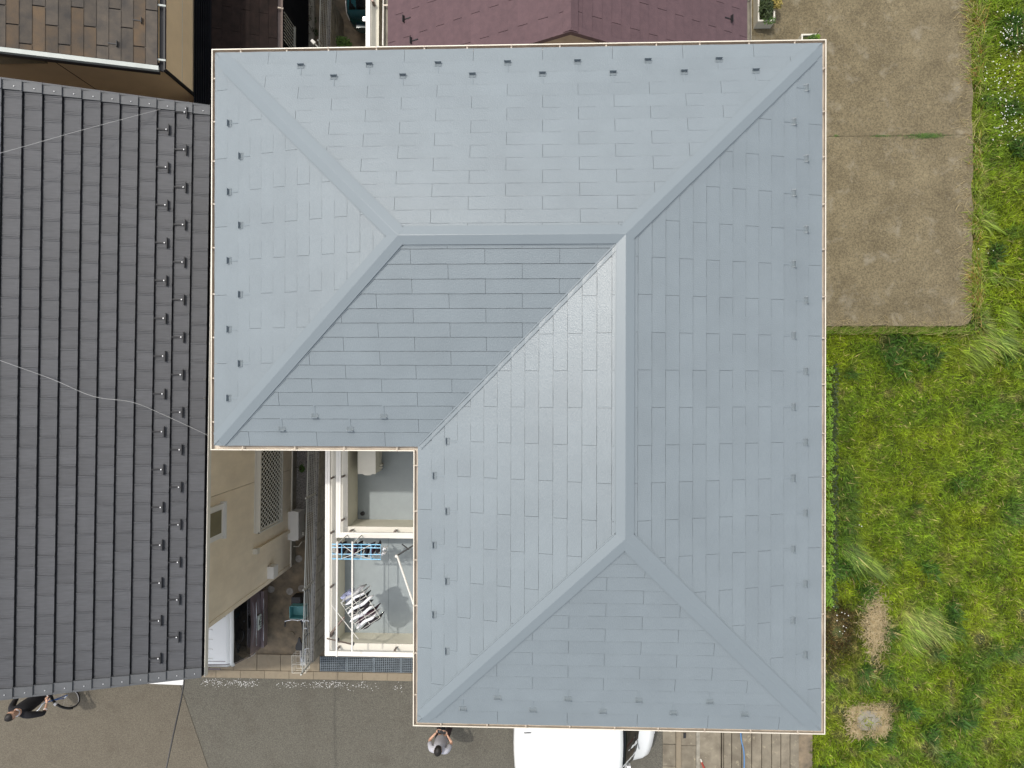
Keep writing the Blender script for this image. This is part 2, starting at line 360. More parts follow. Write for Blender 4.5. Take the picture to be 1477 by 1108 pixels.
# facets: (eave start, eave end, polygon) — start to end so that upslope is on the left
EXP = .1728; SL = .897
facets = [('TR', 'TL', ('TR', 'TL', 'A', 'B'), (632, 91)), ('TL', 'L', ('TL', 'L', 'A'), (330, 277)), ('L', 'N', ('L', 'N', 'B', 'A'), (505, 615)),
          ('N', 'BL', ('N', 'BL', 'C', 'B'), (628, 686)), ('BL', 'BR', ('BL', 'BR', 'C'), (768, 1022)), ('BR', 'TR', ('BR', 'TR', 'B', 'C'), (1160, 331))]
pieces = []
def slate_mesh(poly, e):    # poly in (u, s) along the slope; wedge from 9 mm at the butt to 2 mm
    n = len(poly); hgt = lambda s: .0125 - .009 * (s / e)
    v = [(p[0], p[1], -.004) for p in poly] + [(p[0], p[1], hgt(p[1])) for p in poly]
    return v, [tuple(range(n))[::-1], tuple(range(n, 2 * n))] + [(k, (k + 1) % n, n + (k + 1) % n, n + k) for k in range(n)]
wave = [(.0, .0), (.20, .0), (.24, .0018), (.42, .0018), (.47, -.0006), (.66, -.0006), (.70, .0015), (.86, .0015), (SL - .0036, 0)]
full_me = None; guards = []
es = EXP / cs
for (ka, kb, pk, ph) in facets:
    a, b = P3[ka], P3[kb]; u = (b - a).normalized(); inw = Vector((-u.y, u.x, 0)); s3 = (inw + Vector((0, 0, T))).normalized()
    if s3.z < 0: s3 = -s3
    fm = frame_matrix(a, u, s3)
    inv = fm.inverted()
    C2 = [(inv @ P3[k]).xy for k in pk]; C2 = [(c[0], c[1]) for c in C2]
    # pull hip / ridge edges in a little (the caps cover the rest)
    cen = (sum(c[0] for c in C2) / len(C2), sum(c[1] for c in C2) / len(C2))
    L = (b - a).length
    gp = inv @ at(ph[0], ph[1], ZE + 1.5 * EXP * T)
    ph2 = gp.x % SL
    rows = int(HW / cs / es) + 1
    for r in range(rows):
        s0 = -.018 if r == 0 else r * es; s1 = (r + 1) * es - {'TR': .0066, 'TL': .0064, 'L': .0048, 'N': .0042, 'BL': .0064, 'BR': .0056}[ka]
        off = ph2 + (SL / 2 if r % 2 == 0 else 0)
        k = math.floor((min(c[0] for c in C2) - off) / SL) - 1; umax = max(c[0] for c in C2)
        while True:
            u0 = off + k * SL; k += 1
            if u0 > umax + .01: break
            rect = [(u0 + x, s0 + y) for x, y in wave] + [(u0 + SL - .0036, s1), (u0, s1)]
            CC = []
            for qi, (pa, pb) in enumerate(((C2[0], C2[-1]), (C2[1], C2[2]))):      # run the hip lines on down to the lower edge
                kx = (pb[0] - pa[0]) / (pb[1] - pa[1]); CC.append((pa[0] - .03 * kx, -.03))
            CC += C2[2:]
            q = clip(rect, CC)
            if len(q) < 3 or area(q) < .0001: continue
            fullp = abs(area(q) - area(rect)) < 1e-4
            q = [(x - u0, y - r * es) for x, y in q]
            pieces.append((area(q), q, fm @ Matrix.Translation((u0, r * es, random.uniform(0, .0012))), (ka if fullp and r > 0 else None)))
    for r in (1, 2):
        off = ph2 + (SL / 2 if r % 2 == 0 else 0)
        for k in range(-1, 12):
            uu = off + k * SL; ss = (r + .55) * es
            lim = clip([(uu - .02, ss - .02), (uu + .02, ss - .02), (uu + .02, ss + .02), (uu - .02, ss + .02)], C2)
            if len(lim) < 3: continue
            # stay clear of hips
            ok = True
            for i in range(len(C2)):
                p, q = Vector(C2[i]), Vector(C2[(i + 1) % len(C2)])
                if i == 0: continue
                d = abs((q - p).normalized().cross(Vector((uu, ss)) - p)) if False else abs((q - p).normalized().x * (ss - p.y) - (q - p).normalized().y * (uu - p.x))
                if d < .22: ok = False
            if ok: guards.append(fm @ Matrix.Translation((uu, r * es + .085, .008)))
pieces.sort(key=lambda t: -round(t[0], 4))
rest = MB(); shared = {}
for i, (ar, q, mx, fullp) in enumerate(pieces):
    v, f = slate_mesh(q, es)
    if i < 300:
        if fullp in shared: o = bpy.data.objects.new('slate', shared[fullp]); col.objects.link(o); o.parent = roof; o.matrix_parent_inverse = world_of(roof).inverted()
        else:
            o = obj('slate', v, f, M['slate'], roof)
            if fullp: shared[fullp] = o.data
        o.matrix_basis = mx
    else: rest.add([mx @ Vector(p) for p in v], f)
stuff(rest.build('cut_slates', M['slate'], roof))
# ridge and hip caps
def cap(k1, k2, w_, segs, valley=False, ends=(0, 0)):
    a, b = P3[k1], P3[k2]
    d = (b - a).normalized(); side = d.cross(Vector((0, 0, 1))).normalized()
    flat = abs(a.z - b.z) < .01
    for i in range(segs):
        t0 = i / segs; t1 = (i + 1) / segs; p, q = a.lerp(b, t0), a.lerp(b, t1)
        if i == 0: p = p + d * ends[0]
        if i == segs - 1: q = q - d * ends[1]
        # fall of each side plane along 'side' (hips: 45 degree line between two equal planes)
        fall = T if flat else T / math.sqrt(2)
        lift = .030 + .002 * (i % 2)
        prof = [(-w_, -w_ * fall + lift - .020), (-w_, -w_ * fall + lift), (-.0025, lift + .004), (.0025, lift + .004), (w_, -w_ * fall + lift), (w_, -w_ * fall + lift - .020)]
        v = []
        for c in (p, q):
            v += [c + side * x + Vector((0, 0, z)) for x, z in prof]
            v += [c + Vector((0, 0, -.02))]
        n = 7; f = [(k, k + 1, n + k + 1, n + k) for k in range(n - 1)] + [(6, 0, n, n + 6), tuple(range(n))[::-1], tuple(range(n, 2 * n))]
        o = obj('ridge_cap' if flat else 'hip_cap', v, f, M['cap'], roof)
        # flashing strip showing under the cap's edge
        w2 = w_ + .014; mb = MB(); v = []
        for c in (p, q):
            v += [c + side * x + Vector((0, 0, z)) for x, z in ((-w2, -w2 * fall + .0155), (0, .0155), (w2, -w2 * fall + .0155), (w2, -w2 * fall), (0, 0), (-w2, -w2 * fall))]
        obj('flashing', v, [(0, 1, 7, 6), (1, 2, 8, 7), (2, 3, 9, 8), (3, 4, 10, 9), (4, 5, 11, 10), (5, 0, 6, 11), (5, 4, 3, 2, 1, 0), (6, 7, 8, 9, 10, 11)], M['cap'], o)
for k1, k2, n_, e_ in (('TL', 'A', 2, (.26, 0)), ('L', 'A', 2, (.08, 0)), ('TR', 'B', 2, (.20, 0)), ('BL', 'C', 2, (.20, 0)), ('BR', 'C', 2, (.20, 0)), ('A', 'B', 2, (0, 0)), ('B', 'C', 2, (0, 0))):
    cap(k1, k2, .108, n_, ends=e_)
# small clips at the foot of the hips (plates)
for k1, k2 in (('TR', 'B'), ('BR', 'C'), ('BL', 'C'), ('TL', 'A')):
    a, b = P3[k1], P3[k2]; d = (b - a).normalized(); side = d.cross(Vector((0, 0, 1))).normalized(); fall = T / math.sqrt(2); v = []
    for c in (a + d * .075, a + d * (.27 if k1 == 'TL' else .21)): v += [c + side * x + Vector((0, 0, z)) for x, z in ((-.10, -.1 * fall + .022), (0, .024), (.10, -.1 * fall + .022), (.10, -.1 * fall), (0, 0), (-.1, -.1 * fall))]
    obj('hip_foot', v, [(0, 1, 7, 6), (1, 2, 8, 7), (2, 3, 9, 8), (3, 4, 10, 9), (4, 5, 11, 10), (5, 0, 6, 11), (5, 4, 3, 2, 1, 0), (6, 7, 8, 9, 10, 11)], M['cap'], roof)
# valley from the inner corner to the ridge: a metal tray with a raised edge
a, b = P3['N'], P3['B']; d = (b - a).normalized(); b = b - d * .16; a = a + d * -.02
side = d.cross(Vector((0, 0, 1))).normalized(); rise = T / math.sqrt(2); v = []
prof = [(-.014, .018), (.004, .020), (.006, .007), (.050, .012), (.052, .022), (.058, .022), (.058, .0), (-.014, -.002)]
for c in (a, b): v += [c + side * x + Vector((0, 0, abs(x) * rise + z)) for x, z in prof]
n = len(prof); obj('valley_tray', v, [(k, (k + 1) % n, n + (k + 1) % n, n + k) for k in range(n)] + [tuple(range(n))[::-1], tuple(range(n, 2 * n))], M['cap'], roof)
# cap joint plate at the ridge crossing
# snow guards
def guard_mesh():
    mb = MB()
    mb.box((-.011, -.06, -.004), (.011, .10, .004))                      # strap over the joint
    mb.box((-.044, -.062, 0), (.044, -.058, .046))                        # upright plate
    mb.box((-.044, -.062, .046), (.044, -.050, .050))
    for x in (-.040, .038):
        mb.add([(x, -.058, .03), (x + .003, -.058, .03), (x + .003, -.015, 0), (x, -.015, 0), (x, -.058, .036), (x + .003, -.058, .036), (x + .003, -.008, .0), (x, -.008, .0)],
               [(3, 2, 1, 0), (4, 5, 6, 7), (0, 1, 5, 4), (1, 2, 6, 5), (2, 3, 7, 6), (3, 0, 4, 7)])
    mb.box((-.044, -.020, 0), (.044, -.014, .008))
    return mb
gme = None
for mx in guards:
    if gme is None: o = guard_mesh().build('snow_guard', M['cap'], roof); gme = o.data
    else: o = bpy.data.objects.new('snow_guard', gme); col.objects.link(o); o.parent = roof; o.matrix_parent_inverse = world_of(roof).inverted()
    o.matrix_basis = mx
# gutters with mitred corners
loop = ['TL', 'L', 'N', 'BL', 'BR', 'TR']
def nrm(i):
    a, b = Vector(P[loop[i]]), Vector(P[loop[(i + 1) % 6]]); d = (b - a).normalized(); return Vector((d.y, -d.x))   # CCW loop: outward is to the right
nr = [nrm(i) for i in range(6)]
def corner(i, o):
    n1, n2 = nr[i - 1], nr[i]; return Vector(P[loop[i]]) + (n1 + n2) * o / (1 + n1.dot(n2))
gprof = [(-.012, -.020), (-.012, -.080), (.0, -.095), (.066, -.095), (.080, -.080), (.080, -.030), (.074, -.030), (.074, -.076), (.064, -.086), (.002, -.086), (-.006, -.076), (-.006, -.020)]
rprof = [(.0705, -.032), (.0705, -.022), (.083, -.022), (.083, -.032)]
br = [[0], [0], [0], [0], [0], [0]]
for i in range(6):
    def sweep(prof, name, m, par):
        v = []
        for j in (i, (i + 1) % 6): v += [(*corner(j, o_), ZE + z) for o_, z in prof]
        n = len(prof); return obj(name, v, [(k, (k + 1) % n, n + (k + 1) % n, n + k) for k in range(n)] + [tuple(range(n))[::-1], tuple(range(n, 2 * n))], m, par)
    g = sweep(gprof, 'gutter', M['gutter'], house); sweep(rprof, 'gutter_rim', M['rim'], g)
    a, b = Vector(P[loop[i]]), Vector(P[loop[(i + 1) % 6]]); L = (b - a).length; d = (b - a).normalized()
    n_ = max(3, round(L / .6)); me = None
    for k in range(n_):
        t = (k + .5) * L / n_ + random.uniform(-.04, .04); m = Matrix.Translation((*(a + d * t), ZE)) @ Matrix((( *d, 0, 0), (*nr[i], 0, 0), (0, 0, 1, 0), (0, 0, 0, 1))).transposed()
        mb = MB().box((-.009, -.008, -.040), (.009, .070, -.033)).box((-.009, .064, -.034), (.009, .084, -.019)).box((-.009, -.012, -.05), (.009, -.006, -.024))
        if me is None: o = mb.build('gutter_bracket', M['gutter'], g); me = o.data
        else: o = bpy.data.objects.new('gutter_bracket', me); col.objects.link(o); o.parent = g; o.matrix_parent_inverse = world_of(g).inverted()
        o.matrix_basis = m
    # fascia
    v = []
    for j in (i, (i + 1) % 6): v += [(*corner(j, o_), ZE + z) for o_, z in ((-.05, -.02), (-.05, -.17), (-.014, -.17), (-.014, -.008))]
    obj('fascia', v, [(k, (k + 1) % 4, 4 + (k + 1) % 4, 4 + k) for k in range(4)] + [(3, 2, 1, 0), (4, 5, 6, 7)], M['fascia'], house)
MB().tube([(X1 - .03, Y1 - .06, ZE - .12), (X1 + .2, Y1 + .2, ZE - .5), (X1 + .2, Y1 + .2, .1)], .032, 10).build('downpipe', M['gutter'], house)
# windows on walls facing out (seen only from a step aside)
for (c, ax) in (((X2 - OV, 2.2, 5.6), 0), ((X2 - OV, -1.6, 5.6), 0), ((X2 - OV, 0.5, 2.0), 0), ((1.4, Y2 + OV, 5.6), 1), ((-.2, Y2 + OV, 2.0), 1)):
    c = Vector(c)
    if ax == 0: f = MB().box((c.x - .02, c.y - .85, c.z - .6), (c.x + .03, c.y + .85, c.z + .6)); g = MB().box((c.x + .025, c.y - .78, c.z - .53), (c.x + .036, c.y + .78, c.z + .53))
    else: f = MB().box((c.x - .85, c.y - .03, c.z - .6), (c.x + .85, c.y + .02, c.z + .6)); g = MB().box((c.x - .78, c.y - .036, c.z - .53), (c.x + .78, c.y - .025, c.z + .53))
    o = f.build('window', M['white_metal'], house); g.build('pane', M['glass'], o)

# ---- balconies in the inner corner
ZF = H - 12.0; ZP = ZF + .53; ZP2 = ZF + .68
bx_in = at(497.4, 850, ZF).x; bx2_in = at(516, 700, ZF).x
by_in = at(550, 913, ZF).y; bdiv = at(550, 749.3, ZF).y
bE = X1 + OV; bN = Y1 + OV
balc = MB().prism([(bx_in - .17, bN), (bx_in - .17, by_in - .17), (bE, by_in - .17), (bE, bN)], ZF - .32, ZF).build('balcony_floor', M['balc_floor'], house)
for k in range(1, 3):
    X = bx_in + k * .68 + .1; MB().box((X - .004, by_in, ZF - .01), (X + .004, bdiv - .26, ZF + .002)).build('floor_seam', M['underlay'], balc)
def parapet(x0, y0, x1, y1, zt, name='parapet'):
    o = MB().box((x0 + .015, y0 + .015, ZF - .35 if name == 'parapet' else ZF), (x1 - .015, y1 - .015, zt - .015)).build(name, M['parapet'], house)
    return o
tO = .155
def cap_poly(poly, zt, par): return MB().prism(poly, zt - .014, zt).build('parapet_cap', M['white_metal'], par)
# outer west parapet + cap, front parapet + cap (mitred)
pw = MB().box((bx_in - tO, by_in, ZF - .5), (bx_in, bN, ZP - .015)).build('parapet', M['parapet'], house)
cap_poly([(bx_in - tO - .01, by_in - tO - .01), (bx_in + .012, by_in + .012), (bx_in + .012, bN), (bx_in - tO - .01, bN)], ZP, pw)
pf = MB().box((bx_in - tO, by_in - tO, ZF - .5), (bE, by_in - .001, ZP - .015)).build('parapet', M['parapet'], house)
cap_poly([(bx_in - tO - .01, by_in - tO - .01), (bE, by_in - tO - .01), (bE, by_in + .012), (bx_in + .0125, by_in + .012)], ZP + .001, pf)
# inner parapet of the north balcony: west piece and divider
p2w = MB().box((bx2_in - tO, bdiv, ZF), (bx2_in, bN, ZP2 - .015)).build('parapet', M['parapet'], house)
cap_poly([(bx2_in - tO - .01, bdiv - tO - .01), (bx2_in + .012, bdiv + .012), (bx2_in + .012, bN), (bx2_in - tO - .01, bN)], ZP2, p2w)
p2d = MB().box((bx2_in - tO, bdiv - tO, ZF), (bE, bdiv - .001, ZP2 - .015)).build('parapet', M['parapet'], house)
cap_poly([(bx2_in - tO - .01, bdiv - tO - .01), (bE, bdiv - tO - .01), (bE, bdiv + .012), (bx2_in + .0125, bdiv + .012)], ZP2 + .001, p2d)
def rail(path, z, wd=.078):
    a, b = Vector(path[0]), Vector(path[1]); d = (b - a).normalized(); s_ = Vector((-d.y, d.x)) * wd / 2
    mb = MB(); q = [a - s_, b - s_, b + s_, a + s_]; mb.prism([(p.x, p.y) for p in (q if (q[1] - q[0]).cross(q[2] - q[1]) > 0 else q[::-1])], z - .045, z)
    s2 = s_ * .12; off = s_ * .25
    q = [a - s2 + off, b - s2 + off, b + s2 + off, a + s2 + off]; mb.prism([(p.x, p.y) for p in q], z, z + .006)
    return mb.build('handrail', M['white_hot'], house)
def posts(pts, z0, z1, par):
    for (x, y) in pts:
        MB().box((x - .028, y - .028, z0), (x + .028, y + .028, z0 + .006)).build('post_foot', M['wire'], par)
        MB().box((x - .013, y - .013, z0 + .006), (x + .013, y + .013, z1)).build('post', M['bronze'], par)
rx, ry = bx_in - .085, by_in - .085
o = rail(((rx, ry - .04), (rx, bN)), ZP + .215); posts([(rx + .045, at(480, y, ZP).y) for y in (688, 766, 843, 913)], ZP, ZP + .18, o)
o = rail(((rx - .04, ry), (bE, ry)), ZP + .214); posts([(at(x, 938, ZP).x, ry + .045) for x in (490, 572)], ZP, ZP + .18, o)
rx2, ry2 = bx2_in - .085, bdiv - .085
o = rail(((rx2, ry2 - .04), (rx2, bN)), ZP2 + .215); posts([(rx2 + .045, at(498, y, ZP2).y) for y in (686, 748)], ZP2, ZP2 + .18, o)
o = rail(((rx2 - .04, ry2), (bE, ry2)), ZP2 + .214, .09); posts([(at(x, 769, ZP2).x, ry2 + .05) for x in (509, 572)], ZP2, ZP2 + .18, o)
c = at(523.5, 740.5, ZF)
o = MB().cyl((c.x, c.y), .036, ZF, ZF + .05, 18).build('floor_drain', M['black_metal'], house); MB().cyl((c.x, c.y), .062, ZF - .004, ZF + .004, 20).build('drain_flange', M['balc_floor'], o)

# ================================================================== THINGS on the balcony
def ac_unit(name, label, x0, y0, x1, y1, z0, hgt, m, face):
    t = thing(name, label, 'air conditioner', ((x0 + x1) / 2, (y0 + y1) / 2, z0))
    MB().box((x0, y0, z0 + .05), (x1, y1, z0 + hgt - .02)).build('casing', m, t)
    xm = (x0 + x1) / 2
    pl = MB().prism([(x0 - .008, y0 - .006), (x0 + .08, y0 - .006), (x0 + .11, y0 - .028), (x1 - .08, y0 - .028), (x1 - .05, y0 - .006), (x1 + .008, y0 - .006), (x1 + .008, y1 + .01), (x1 - .05, y1 + .01), (x1 - .08, y1 + .022), (x0 + .11, y1 + .022), (x0 + .08, y1 + .01), (x0 - .008, y1 + .01)], z0 + hgt - .02, z0 + hgt).build('top_cover', m, t)
    for y in (y0 + .1, y1 - .1): MB().box((x0 - .02, y - .025, z0), (x1 + .02, y + .025, z0 + .05)).build('foot', M['block'], t)
    xf = x1 if face > 0 else x0
    g = MB()
    cy, cz = (y0 * .6 + y1 * .4), z0 + hgt * .5
    for rr in (.05, .1, .15, .2): g.tube([(xf + face * .012, cy + rr * math.cos(a_), cz + rr * .95 * math.sin(a_)) for a_ in [2 * math.pi * k / 18 for k in range(18)]], .003, 4, closed=True)
    g.build('fan_grille', M['wire'], t)
    for k in range(2): MB().box((x1 if face > 0 else x0 - .05, y0 + .05 + .045 * k, z0 + .18), (x1 + .05 if face > 0 else x0, y0 + .075 + .045 * k, z0 + .22)).build('valve', M['cream_unit'], t)
    return t
p = at(541, 686, H - 11.47); q = at(516.5, 686, H - 11.47)
ac_unit('air_conditioner', 'cream outdoor air conditioner unit standing on the grey floor of the upper balcony', q.x, p.y + .03, p.x, p.y + .83, ZF, .53, M['cream_unit'], 1)
# poles
zp = H - 10.55
def pole(a, b, r, label, m=M['white_hot'], name='clothes_pole', cat='pole'):
    o = MB().tube([a, b], r, 10).build(name, m); return tag(o, label, cat, 'clothes poles over the balcony')
pole(at(486.5, 781, zp), at(485.5, 947, zp), .014, 'long white clothes pole nearest the outer balcony rail, over both hangers')
pole(at(508.3, 781, zp), at(508.0, 940, zp), .014, 'long white clothes pole over the inner part of the lower balcony')
pole(at(572.5, 801, zp - .1), at(608, 905, zp - .1), .016, 'slanting white clothes pole beside the roof edge over the lower balcony floor')
t = thing('pole_bracket', 'bronze swing-arm pole bracket at the front corner of the lower balcony', 'bracket', at(471, 921, ZP), group='pole brackets')
a = at(471.5, 921, ZP + .2); MB().tube([a, at(508, 929.5, zp - .03)], .012, 8).build('arm', M['bronze'], t)
MB().tube([a, at(497, 890, ZP + .05)], .018, 8).build('brace', M['bronze'], t)
for px, py in ((486, 924), (508, 930)):
    c = at(px, py, zp); MB().cyl((c.x, c.y), .026, zp - .05, zp - .014, 10).build('hook', M['black_metal'], t)
MB().box((a.x - .02, a.y - .02, ZP), (a.x + .02, a.y + .02, a.z)).build('upright', M['bronze'], t)
t = thing('pole_bracket', 'black pole bracket at the house side of the lower balcony holding the slanting pole', 'bracket', (bE, at(600, 785, zp).y, ZF), group='pole brackets')
a = at(572, 802, zp - .11)
MB().tube([at(604, 782, zp - .2), a], .012, 8).build('arm', M['black_metal'], t)
MB().tube([at(580, 785, zp - .25), at(590, 793, zp - .2)], .011, 8).build('brace', M['black_metal'], t)
o = MB().tube([at(604, 782, zp - .2), Vector((bE, at(604, 782, zp).y, zp - .2))], .012, 8).build('wall_stay', M['black_metal'], t)
MB().cyl((a.x, a.y), .022, a.z - .02, a.z + .03, 10).build('hook', M['white_hot'], t)
for k, (px, nm) in enumerate(((486.5, 'outer'), (508.3, 'inner'))):
    c = at(px, 783, zp); MB
t = thing('pole_bracket', 'white pole rest standing on the rail between the two balconies', 'bracket', at(497, 783, ZP2), group='pole brackets')
for px in (486.5, 508.3):
    c = at(px, 783, zp); MB().tube([(c.x, ry2 + .0, ZP2 + .20), (c.x, c.y - .02, zp - .02)], .010, 8).build('stay', M['white_hot'], t)

def cloth(name, label, c, along, wd, drop, th, m, group):
    """a wet piece hanging from a hanger: wavy thick sheet, wider and rounder below"""
    a = Vector((along[0], along[1], 0)).normalized(); n_ = Vector((-a.y, a.x, 0)); nu, nv = 9, 7
    ph = random.random() * 6; v = []
    for sgn in (1, -1):
        for j in range(nv):
            t_ = j / (nv - 1)
            for i in range(nu):
                s_ = i / (nu - 1) - .5
                bul = th * (.35 + .65 * math.sin(math.pi * min(1, t_ * .85 + .12))) * (1 - (2 * s_) ** 4) + .004
                wv = .012 * math.sin(9 * s_ + ph + 2 * t_)
                ww_ = wd * (1 - .18 * math.sin(3 * t_ + ph) * .6)
                v.append(c + a * s_ * ww_ + n_ * (sgn * bul + wv) + Vector((0, 0, -drop * t_ - .02 * (2 * s_) ** 2 * math.cos(ph))))
    f = []
    K = nu * nv
    for j in range(nv - 1):
        for i in range(nu - 1):
            q = (j * nu + i, j * nu + i + 1, (j + 1) * nu + i + 1, (j + 1) * nu + i)
            f.append(q[::-1]); f.append(tuple(x + K for x in q))
    ring = [i for i in range(nu)] + [j * nu + nu - 1 for j in range(1, nv)] + [(nv - 1) * nu + i for i in range(nu - 2, -1, -1)] + [j * nu for j in range(nv - 2, 0, -1)]
    for k in range(len(ring)):
        p, q = ring[k], ring[(k + 1) % len(ring)]; f.append((p, q, q + K, p + K))
    o = obj(name, v, f, m, smooth=True); return tag(o, label, 'laundry', group)
# turned hanger with the big bundle
zh = zp - .22
ha, hb = at(500, 866, zh), at(531, 914, zh)
ax = (hb - ha).normalized(); ac = Vector((-ax.y, ax.x, 0)); ac = ac if ac.x > 0 else -ac
cen = at(520, 880, zh); Lh, Wh = .54, .40
hg = thing('peg_hanger', 'silver rectangular peg hanger turned askew under the poles, full of white and black laundry', 'hanger', cen, group='peg hangers')
mb = MB(); cr_ = [cen + ax * s1_ * Lh / 2 + ac * s2_ * Wh / 2 for s1_, s2_ in ((-1, -1), (1, -1), (1, 1), (-1, 1))]
mb.tube(cr_, .006, 6, closed=True); mb.build('frame', M['wire'], hg)
mb = MB()
for k in (-.25, 0, .25): mb.tube([cen + ax * Lh * k - ac * Wh / 2, cen + ax * Lh * k + ac * Wh / 2], .004, 5)
mb.tube([cen - ax * Lh / 2, cen + ax * Lh / 2], .005, 5); mb.build('cross_bar', M['wire'], hg)
top = Vector((at(508, 880, zp).x, cen.y, zp + .02))
mb = MB()
for q in cr_: mb.tube([q, cen + Vector((0, 0, .2))], .003, 4)
mb.build('chain', M['wire'], hg); MB().tube([cen + Vector((0, 0, .2)), cen + Vector((-.05, 0, .24)), top], .006, 6).build('hook', M['white_hot'], hg)
MB().tube([at(478, 873, zh + .05), at(517, 922, zh + .02)], .006, 6).build('long_rod', M['white_hot'], hg)
ord_ = ['first', 'second', 'third', 'fourth', 'fifth', 'sixth', 'seventh', 'eighth', 'ninth', 'tenth', 'eleventh']
kinds = [('grey_cloth', 'grey'), ('white_cloth', 'white'), ('black_cloth', 'black'), ('white_cloth', 'white'), ('black_cloth', 'black'), ('white_cloth', 'white'), ('plum_cloth', 'plum'), ('white_cloth', 'white'), ('black_cloth', 'black')]
for i, (k, cn) in enumerate(kinds):
    c = cen + ax * ((i + .5) / len(kinds) - .5) * (Lh + .06) + ac * random.uniform(-.03, .05)
    cloth('laundry', f'{cn} piece of laundry on the askew silver hanger, {ord_[i]} from its upper end', c, ac, random.uniform(.36, .46), random.uniform(.20, .30), random.uniform(.020, .028) if 'white' in cn else .030, M[k], 'laundry on the silver hanger')
c = at(500, 860, zh)
for i in range(3): cloth('laundry', ['blue-grey patterned cloth hanging at the upper left corner of the silver hanger', 'crumpled blue-grey cloth at the left side of the silver hanger', 'pale blue-grey cloth between the outer pole and the silver hanger'][i], c + Vector((-.03 + .05 * i, .02 * i - .03, -.01)), (math.cos(i * 1.3), math.sin(i * 1.3)), .17, .22, .02, M['blue_cloth'], 'laundry on the silver hanger')
# blue hanger
zb = zp - .16
bl, brr = at(479, 785, zb), at(549, 807, zb)
hg = thing('peg_hanger', 'light blue plastic peg hanger with small dark laundry below the balcony divider', 'hanger', (bl + brr) / 2, group='peg hangers')
x0, x1, y1, y0 = bl.x, brr.x, bl.y, brr.y
mb = MB(); mb.tube([(x0, y0, zb), (x1, y0, zb), (x1, y1, zb), (x0, y1, zb)], .009, 6, closed=True); mb.build('frame', M['lightblue'], hg)
mb = MB()
for k in range(1, 5): X = x0 + (x1 - x0) * k / 5; mb.tube([(X, y0, zb), (X, y1, zb)], .006, 5)
for k in (.33, .78): Y = y0 + (y1 - y0) * k; mb.tube([(x0, Y, zb), (x1, Y, zb)], .007, 5)
mb.build('cross_bar', M['lightblue'], hg)
mb = MB(); m_ = Vector(((x0 + x1) / 2, (y0 + y1) / 2, zb + .13))
for X in (x0 + .15, x1 - .15):
    for Y in (y0, y1): mb.tube([(X, Y, zb), m_], .005, 4)
mb.build('chain', M['white_hot'], hg)
mb = MB()
for k in range(26):
    X = x0 + random.random() * (x1 - x0); Y = random.choice((y0, y0 + (y1 - y0) * .33, y0 + (y1 - y0) * .78)); mb.box((X - .006, Y - .01, zb - .06), (X + .006, Y + .01, zb - .005))
mb.build('pegs', M['lightblue'], hg)
for k in range(8):
    X = x0 + .07 + (x1 - x0 - .12) * k / 7.3; Y = y0 + (y1 - y0) * (.55 + .1 * math.sin(k * 2.1))
    cloth('laundry', f'small dark laundry clipped inside the light blue hanger, {ord_[k]} from its left end', Vector((X, Y, zb - .05)), (0.15 * math.sin(k), 1), .19, random.uniform(.16, .26), .028, M['black_cloth' if k % 3 else 'plum_cloth'], 'dark laundry on the blue hanger')
for k in range(2): cloth('laundry', ['white scrap of laundry at the upper right corner of the light blue hanger', 'white scrap of laundry at the lower right corner of the light blue hanger'][1 - k], Vector((x1 + .02 + .02 * k, y0 + .07 + k * .08, zb - .05)), (1, .4), .07, .14, .012, M['white_cloth'], 'white laundry on the blue hanger')

# ================================================================== NEIGHBOUR 1: charcoal tiled house, left
ZT = H - 11.0; TT = .38; ct = 1 / math.sqrt(1 + TT * TT)
ra = -.024
e_top, e_bot = at(300.5, 156, ZT), at(288, 973, ZT)
ecx = (e_top + e_bot) / 2
tile_house = thing('tiled_house', 'beige neighbouring house under a charcoal interlocking tile roof, filling the left side', 'house', (ecx.x, ecx.y, 0))
u = (e_top - e_bot).normalized()                       # along the eave, northwards
inw = Vector((-u.y, u.x, 0)); s3 = (inw + Vector((0, 0, TT))).normalized()
L = (e_top - e_bot).length
fm = frame_matrix(e_bot, u, s3); ET = .261; CW = .303
NCOL = 20
slope_len = ET * NCOL
dk = MB().box((-.02, .02, -.06), (L + .02, slope_len, -.022), fm).build('roof', M['tiledeck'], tile_house)
